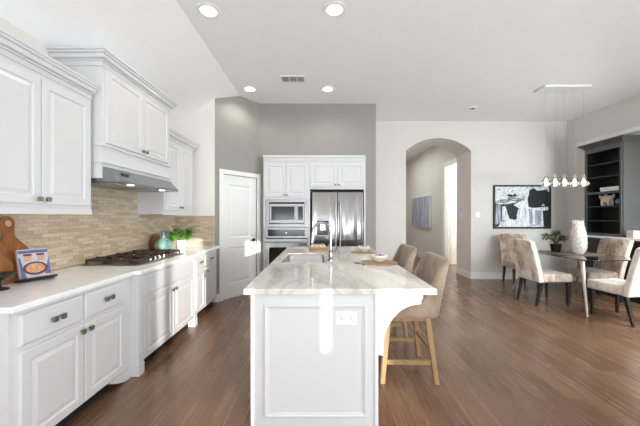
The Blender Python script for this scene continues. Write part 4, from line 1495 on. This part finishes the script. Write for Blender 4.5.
sc = MB()
for row in range(12):
    z = 0.02 + row * 0.041
    nsc = 12
    for k in range(nsc):
        a = 2 * PI * (k + 0.5 * (row % 2)) / nsc
        rr = vr(z)
        rr2 = vr(min(z + 0.075, 0.5))
        o_ = Vector((math.cos(a), math.sin(a), 0))
        t_ = Vector((-math.sin(a), math.cos(a), 0))
        wd = rr * 0.26
        pb = o_ * (rr + 0.001) + Vector((0, 0, z))
        pm = o_ * ((rr + rr2) / 2 + 0.016) + Vector((0, 0, z + 0.04))
        pt = o_ * (rr2 + 0.03) + Vector((0, 0, z + 0.095))
        v0 = sc.bm.verts.new(pb - t_ * wd * 0.7)
        v1 = sc.bm.verts.new(pb + t_ * wd * 0.7)
        v2 = sc.bm.verts.new(pm + t_ * wd)
        v3 = sc.bm.verts.new(pm - t_ * wd)
        v4 = sc.bm.verts.new(pt)
        v5 = sc.bm.verts.new(pm + o_ * 0.006)
        sc.face([v0, v1, v5])
        sc.face([v1, v2, v5])
        sc.face([v0, v5, v3])
        sc.face([v2, v4, v5])
        sc.face([v3, v5, v4])
sc.build('scales', M['vase_white'], r)

# pendant light
r = thing('pendant_light', 'row of five clear glass drop pendants hanging over the dining table', 'pendant light', (4.0, 4.97, HC))
MB().box(3.60, 4.36, 4.83, 5.10, HC - 0.03, HC - 0.0005).build('canopy', M['trim'], r, world=True, bevel=0.006)
px = [3.72, 3.87, 4.025, 4.19, 4.35 - 0.01]
for i, x in enumerate(px):
    y = 4.97
    xt = min(max(x, 3.68), 4.32)
    MB().tube([(x, y, 2.07), (x, y, HC - 0.036)], 0.0011, 6).build('cord', M['vent_grey'], r, world=True)
    g_ = MB().lathe([(0.012, 0.20), (0.02, 0.17), (0.045, 0.11), (0.078, 0.05), (0.074, 0.02), (0.045, 0.003), (0, 0.0), (0, 0.003), (0.043, 0.006), (0.071, 0.022), (0.075, 0.05), (0.043, 0.108), (0.018, 0.168), (0.010, 0.198), (0.012, 0.20)], (x, y, 1.885), 24).build('glass_shade', M['glass'], r, world=True, smooth='all')
    MB().lathe([(0, 0.165), (0.008, 0.165), (0.009, 0.13), (0.006, 0.125), (0, 0.125)], (x, y, 1.885), 12).build('lamp_holder', M['chrome'], g_, world=True, smooth=True)
    MB().lathe([(0, 0.124), (0.006, 0.12), (0.012, 0.085), (0.016, 0.06), (0.011, 0.042), (0, 0.038)], (x, y, 1.885), 14).build('bulb', M['bulb'], g_, world=True, smooth='all')

# ------------------------------------------------------------------ hutch on the right
BX = 5.10
r = thing('bookcase', 'dark charcoal bookcase with open shelves standing on the hutch base at the right wall', 'bookcase', (5.4, 5.5, 1.04))
y0, y1, z0, z1 = 5.09, 5.80, 1.042, 2.66
bk1 = XR - 0.002
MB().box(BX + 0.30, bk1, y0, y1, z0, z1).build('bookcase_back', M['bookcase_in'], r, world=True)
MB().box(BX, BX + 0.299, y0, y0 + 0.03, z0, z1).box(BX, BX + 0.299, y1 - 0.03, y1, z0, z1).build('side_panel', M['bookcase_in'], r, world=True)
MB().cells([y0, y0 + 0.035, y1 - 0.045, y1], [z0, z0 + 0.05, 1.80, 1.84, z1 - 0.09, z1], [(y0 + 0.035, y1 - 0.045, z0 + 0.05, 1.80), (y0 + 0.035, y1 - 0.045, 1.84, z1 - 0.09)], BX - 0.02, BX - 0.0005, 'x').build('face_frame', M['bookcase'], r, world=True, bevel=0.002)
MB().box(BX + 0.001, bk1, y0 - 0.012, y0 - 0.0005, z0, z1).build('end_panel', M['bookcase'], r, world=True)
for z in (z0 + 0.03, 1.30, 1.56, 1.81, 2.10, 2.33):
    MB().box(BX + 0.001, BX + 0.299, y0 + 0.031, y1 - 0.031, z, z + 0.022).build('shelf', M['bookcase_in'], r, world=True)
b = MB()
for a, h0, h1 in ((0.03, 0.0, 0.03), (0.055, 0.03, 0.06), (0.085, 0.06, 0.09)):
    b.box(BX - a, bk1, y0 - a, y1 + a, z1 + h0, z1 + h1)
b.build('crown_moulding', M['bookcase'], r, world=True, bevel=0.004)

r = thing('hutch_base', 'dark lower cabinet with a white top under the bookcase, behind the dining chairs', 'cabinet', (5.45, 5.4, 0))
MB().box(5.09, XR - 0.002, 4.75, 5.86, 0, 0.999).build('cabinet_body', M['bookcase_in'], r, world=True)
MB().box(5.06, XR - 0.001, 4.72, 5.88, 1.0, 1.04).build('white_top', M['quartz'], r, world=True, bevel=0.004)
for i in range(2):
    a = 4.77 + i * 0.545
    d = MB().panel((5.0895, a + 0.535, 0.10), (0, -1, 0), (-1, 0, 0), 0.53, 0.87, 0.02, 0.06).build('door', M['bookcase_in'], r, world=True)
    knob(d, (5.0695, a + (0.05 if i else 0.48), 0.88), (-1, 0, 0), 0.014)
# things on the shelves
r = thing('box', 'flat white lidded box on the bookcase shelf above the sculpture', 'box', (5.24, 5.38, 1.833))
MB().box(-0.09, 0.09, -0.17, 0.17, 0, 0.055).build('box_base', M['plastic'], r, bevel=0.004)
MB().box(-0.095, 0.095, -0.175, 0.175, 0.0555, 0.085).build('lid', M['plastic'], r, bevel=0.004)
r = thing('sculpture', 'small cream animal figurine with four stout legs on the bookcase shelf', 'sculpture', (5.20, 5.47, 1.583))
b = MB()
b.lathe([(0, 0.07), (0.05, 0.075), (0.075, 0.11), (0.075, 0.15), (0.05, 0.185), (0, 0.19)], (0, 0, 0), 16, 0.8, 1.35)
for sy in (-1, 1):
    for sx in (-1, 1):
        b.tube([(sx * 0.03, sy * 0.06, 0.0), (sx * 0.03, sy * 0.06, 0.10)], [0.018, 0.026], 10)
b.tube([(0, 0.09, 0.14), (0, 0.125, 0.17), (0, 0.14, 0.21)], [0.035, 0.03, 0.012], 10)
b.tube([(0, -0.09, 0.15), (0, -0.12, 0.18), (0, -0.135, 0.205)], [0.03, 0.024, 0.01], 10)
b.tube([(0, 0.02, 0.18), (0, 0.03, 0.215)], [0.03, 0.02], 10)
b.build('figurine', M['sculpt'], r, smooth=True)
r = thing('ball', 'blue-grey glazed ball beside the cream figurine on the shelf', 'ornament', (5.19, 5.23, 1.583))
MB().lathe([(0, 0), (0.025, 0.001), (0.052, 0.025), (0.062, 0.062), (0.052, 0.1), (0.025, 0.122), (0, 0.126)], seg=20).build('orb', M['blue_glaze'], r, smooth='all')
o = MB().box(-0.05, 0.05, -0.06, 0.06, 0, 0.12).build('photo_cube', M['sculpt'], bevel=0.006)
o.location = (5.13, 4.95, 1.0405)
tag(o, 'small cream block ornament on the white top of the hutch base', 'ornament')
o.name = 'ornament_block'

# ------------------------------------------------------------------ pictures
r = thing('framed_picture', 'black-framed black and white waterfall photograph on the cream wall', 'picture', (4.48, YC, 1.1))
qx0, qx1, qz0, qz1 = 3.835, 5.105, 1.122, 2.085
fr = 0.035
MB().cells([qx0, qx0 + fr, qx1 - fr, qx1], [qz0, qz0 + fr, qz1 - fr, qz1], [(qx0 + fr, qx1 - fr, qz0 + fr, qz1 - fr)], YC - 0.035, YC - 0.001, 'y').build('frame', M['blackmatte'], r, world=True, bevel=0.003)
MB().box(qx0 + fr + 0.001, qx1 - fr - 0.001, YC - 0.02, YC - 0.002, qz0 + fr + 0.001, qz1 - fr - 0.001).build('backing', M['print_pale'], r, world=True)
cb_ = MB()
gw, gh = qx1 - qx0 - 2 * fr - 0.004, qz1 - qz0 - 2 * fr - 0.004


def sh(mi, lvl, pts):
    cb_.mi = mi
    cb_.poly([(qx0 + fr + 0.002 + u * gw, YC - 0.0203 - 0.0002 * lvl, qz0 + fr + 0.002 + v * gh) for u, v in pts])


sh(2, 0, [(0, 0), (1, 0), (1, 1), (0, 1)])
sh(1, 1, [(0.0, 0.52), (0.08, 0.60), (0.2, 0.58), (0.28, 0.66), (0.42, 0.62), (0.55, 0.68), (0.55, 0.74), (0.38, 0.72), (0.30, 0.82), (0.22, 0.70), (0.1, 0.68), (0.0, 0.62)])
sh(0, 2, [(0.0, 0.0), (0.0, 0.57), (0.2, 0.56), (0.5, 0.64), (0.52, 0.5), (0.42, 0.42), (0.4, 0.2), (0.3, 0.12), (0.12, 0.02)])
sh(4, 3, [(0.0, 0.05), (0.02, 0.55), (0.10, 0.56), (0.12, 0.1)])
sh(3, 4, [(0.13, 0.16), (0.13, 0.5), (0.19, 0.52), (0.24, 0.3), (0.28, 0.17)])
sh(0, 2, [(0.62, 0.46), (0.63, 0.9), (0.72, 0.97), (0.78, 0.9), (1, 0.88), (1, 0.0), (0.9, 0.0), (0.95, 0.5)])
sh(0, 5, [(0.60, 0.70), (0.66, 0.95), (0.8, 0.9), (0.97, 0.93), (0.97, 0.56), (0.8, 0.52), (0.62, 0.5)])
sh(3, 6, [(0.34, 0.55), (0.45, 0.62), (0.58, 0.66), (0.60, 0.5), (0.72, 0.47), (0.98, 0.5), (0.98, 0.42), (0.90, 0.38), (0.82, 0.05), (0.5, 0.0), (0.06, 0.0), (0.1, 0.12), (0.3, 0.2), (0.42, 0.14), (0.40, 0.3), (0.44, 0.46)])
sh(4, 7, [(0.62, 0.45), (0.74, 0.42), (0.86, 0.4), (0.84, 0.06), (0.7, 0.02), (0.64, 0.1)])
sh(3, 8, [(0.68, 0.42), (0.73, 0.42), (0.74, 0.05), (0.69, 0.05)])
sh(0, 8, [(0.88, 0.40), (1, 0.42), (1, 0.0), (0.9, 0.02)])
sh(3, 8, [(0.86, 0.52), (0.89, 0.58), (0.92, 0.53)])
sh(0, 8, [(0.2, 0.78), (0.26, 0.82), (0.33, 0.79), (0.36, 0.84), (0.42, 0.76), (0.3, 0.75)])
cb_.build('print', [M['print_ink'], M['print_mid'], M['print_pale'], M['print_foam'], M['print_mist']], r, world=True)

r = thing('canvas_art', 'pale canvas with blue-grey vertical stripes on the hall wall seen through the arch', 'picture', (AX1, 10.1, 1.0))
XA = AX1 + 0.029
MB().box(XA - 0.07, XA, 9.15, 10.9, 1.05, 2.03).build('stretcher_frame', M['canvas_edge'], r, world=True)
MB().box(XA - 0.072, XA - 0.0705, 9.155, 10.895, 1.055, 2.025).build('print', M['stripes'], r, world=True)

# ------------------------------------------------------------------ ceiling fittings
cl = [(-1.14, 3.09, 'recessed ceiling light beside the vault crease, nearer of the two on the left', 0),
      (0.15, 3.07, 'recessed ceiling light above the near half of the island, right of the vault crease', 1),
      (-1.16, 4.99, 'recessed ceiling light in front of the pantry door wall, left of the air vent', 2),
      (0.13, 4.99, 'recessed ceiling light in front of the refrigerator, right of the air vent', 3)]
for x, y, lab, i in cl:
    r = thing('ceiling_light', lab, 'ceiling light', (x, y, HC), 0, 'recessed ceiling lights')
    MB().lathe([(0.08, -0.006), (0.115, -0.009), (0.122, -0.0005), (0.08, -0.0005), (0.08, -0.006)], seg=36).build('trim_ring', M['trim'], r, smooth=True)
    MB().lathe([(0, -0.004), (0.079, -0.004), (0.079, -0.001), (0, -0.001)], seg=36).build('lens', M['lamp'], r, smooth=True)
    L = bpy.data.lights.new('downlight', 'SPOT')
    L.energy = 12
    L.color = (1, 0.965, 0.91)
    L.spot_size = math.radians(150)
    L.spot_blend = 0.6
    L.shadow_soft_size = 0.03
    lo = bpy.data.objects.new('downlight', L)
    C.objects.link(lo)
    lo.location = (x, y, HC - 0.045)

r = thing('air_vent', 'white ceiling air vent between the two farther recessed lights', 'vent', (-0.41, 4.62, HC))
MB().cells([-0.185, -0.165, -0.062, -0.052, 0.052, 0.062, 0.165, 0.185], [-0.11, -0.08, 0.08, 0.11], [(-0.165, -0.062, -0.08, 0.08), (-0.052, 0.052, -0.08, 0.08), (0.062, 0.165, -0.08, 0.08)], -0.012, -0.0005, 'z').build('frame', M['trim'], r)
MB().box(-0.166, 0.166, -0.081, 0.081, -0.003, -0.001).build('backing', M['slot'], r)
for k in range(7):
    y = -0.07 + k * 0.0233
    q = MB()
    for x0_, x1_ in ((-0.164, -0.063), (-0.051, 0.051), (0.063, 0.164)):
        q.box(x0_, x1_, y - 0.006, y + 0.004, -0.011, -0.005)
    q.build('slat', M['vent_grey'], r)
r = thing('smoke_detector', 'small white detector on the ceiling near the arched wall', 'smoke detector', (2.96, 5.85, HC))
MB().lathe([(0, -0.018), (0.075, -0.018), (0.09, -0.01), (0.095, -0.0005), (0, -0.0005)], seg=24).build('detector_body', M['plastic'], r, smooth=True)
MB().lathe([(0, -0.026), (0.03, -0.026), (0.035, -0.0185), (0, -0.0185)], seg=16).build('detector_cap', M['slot'], r, smooth=True)
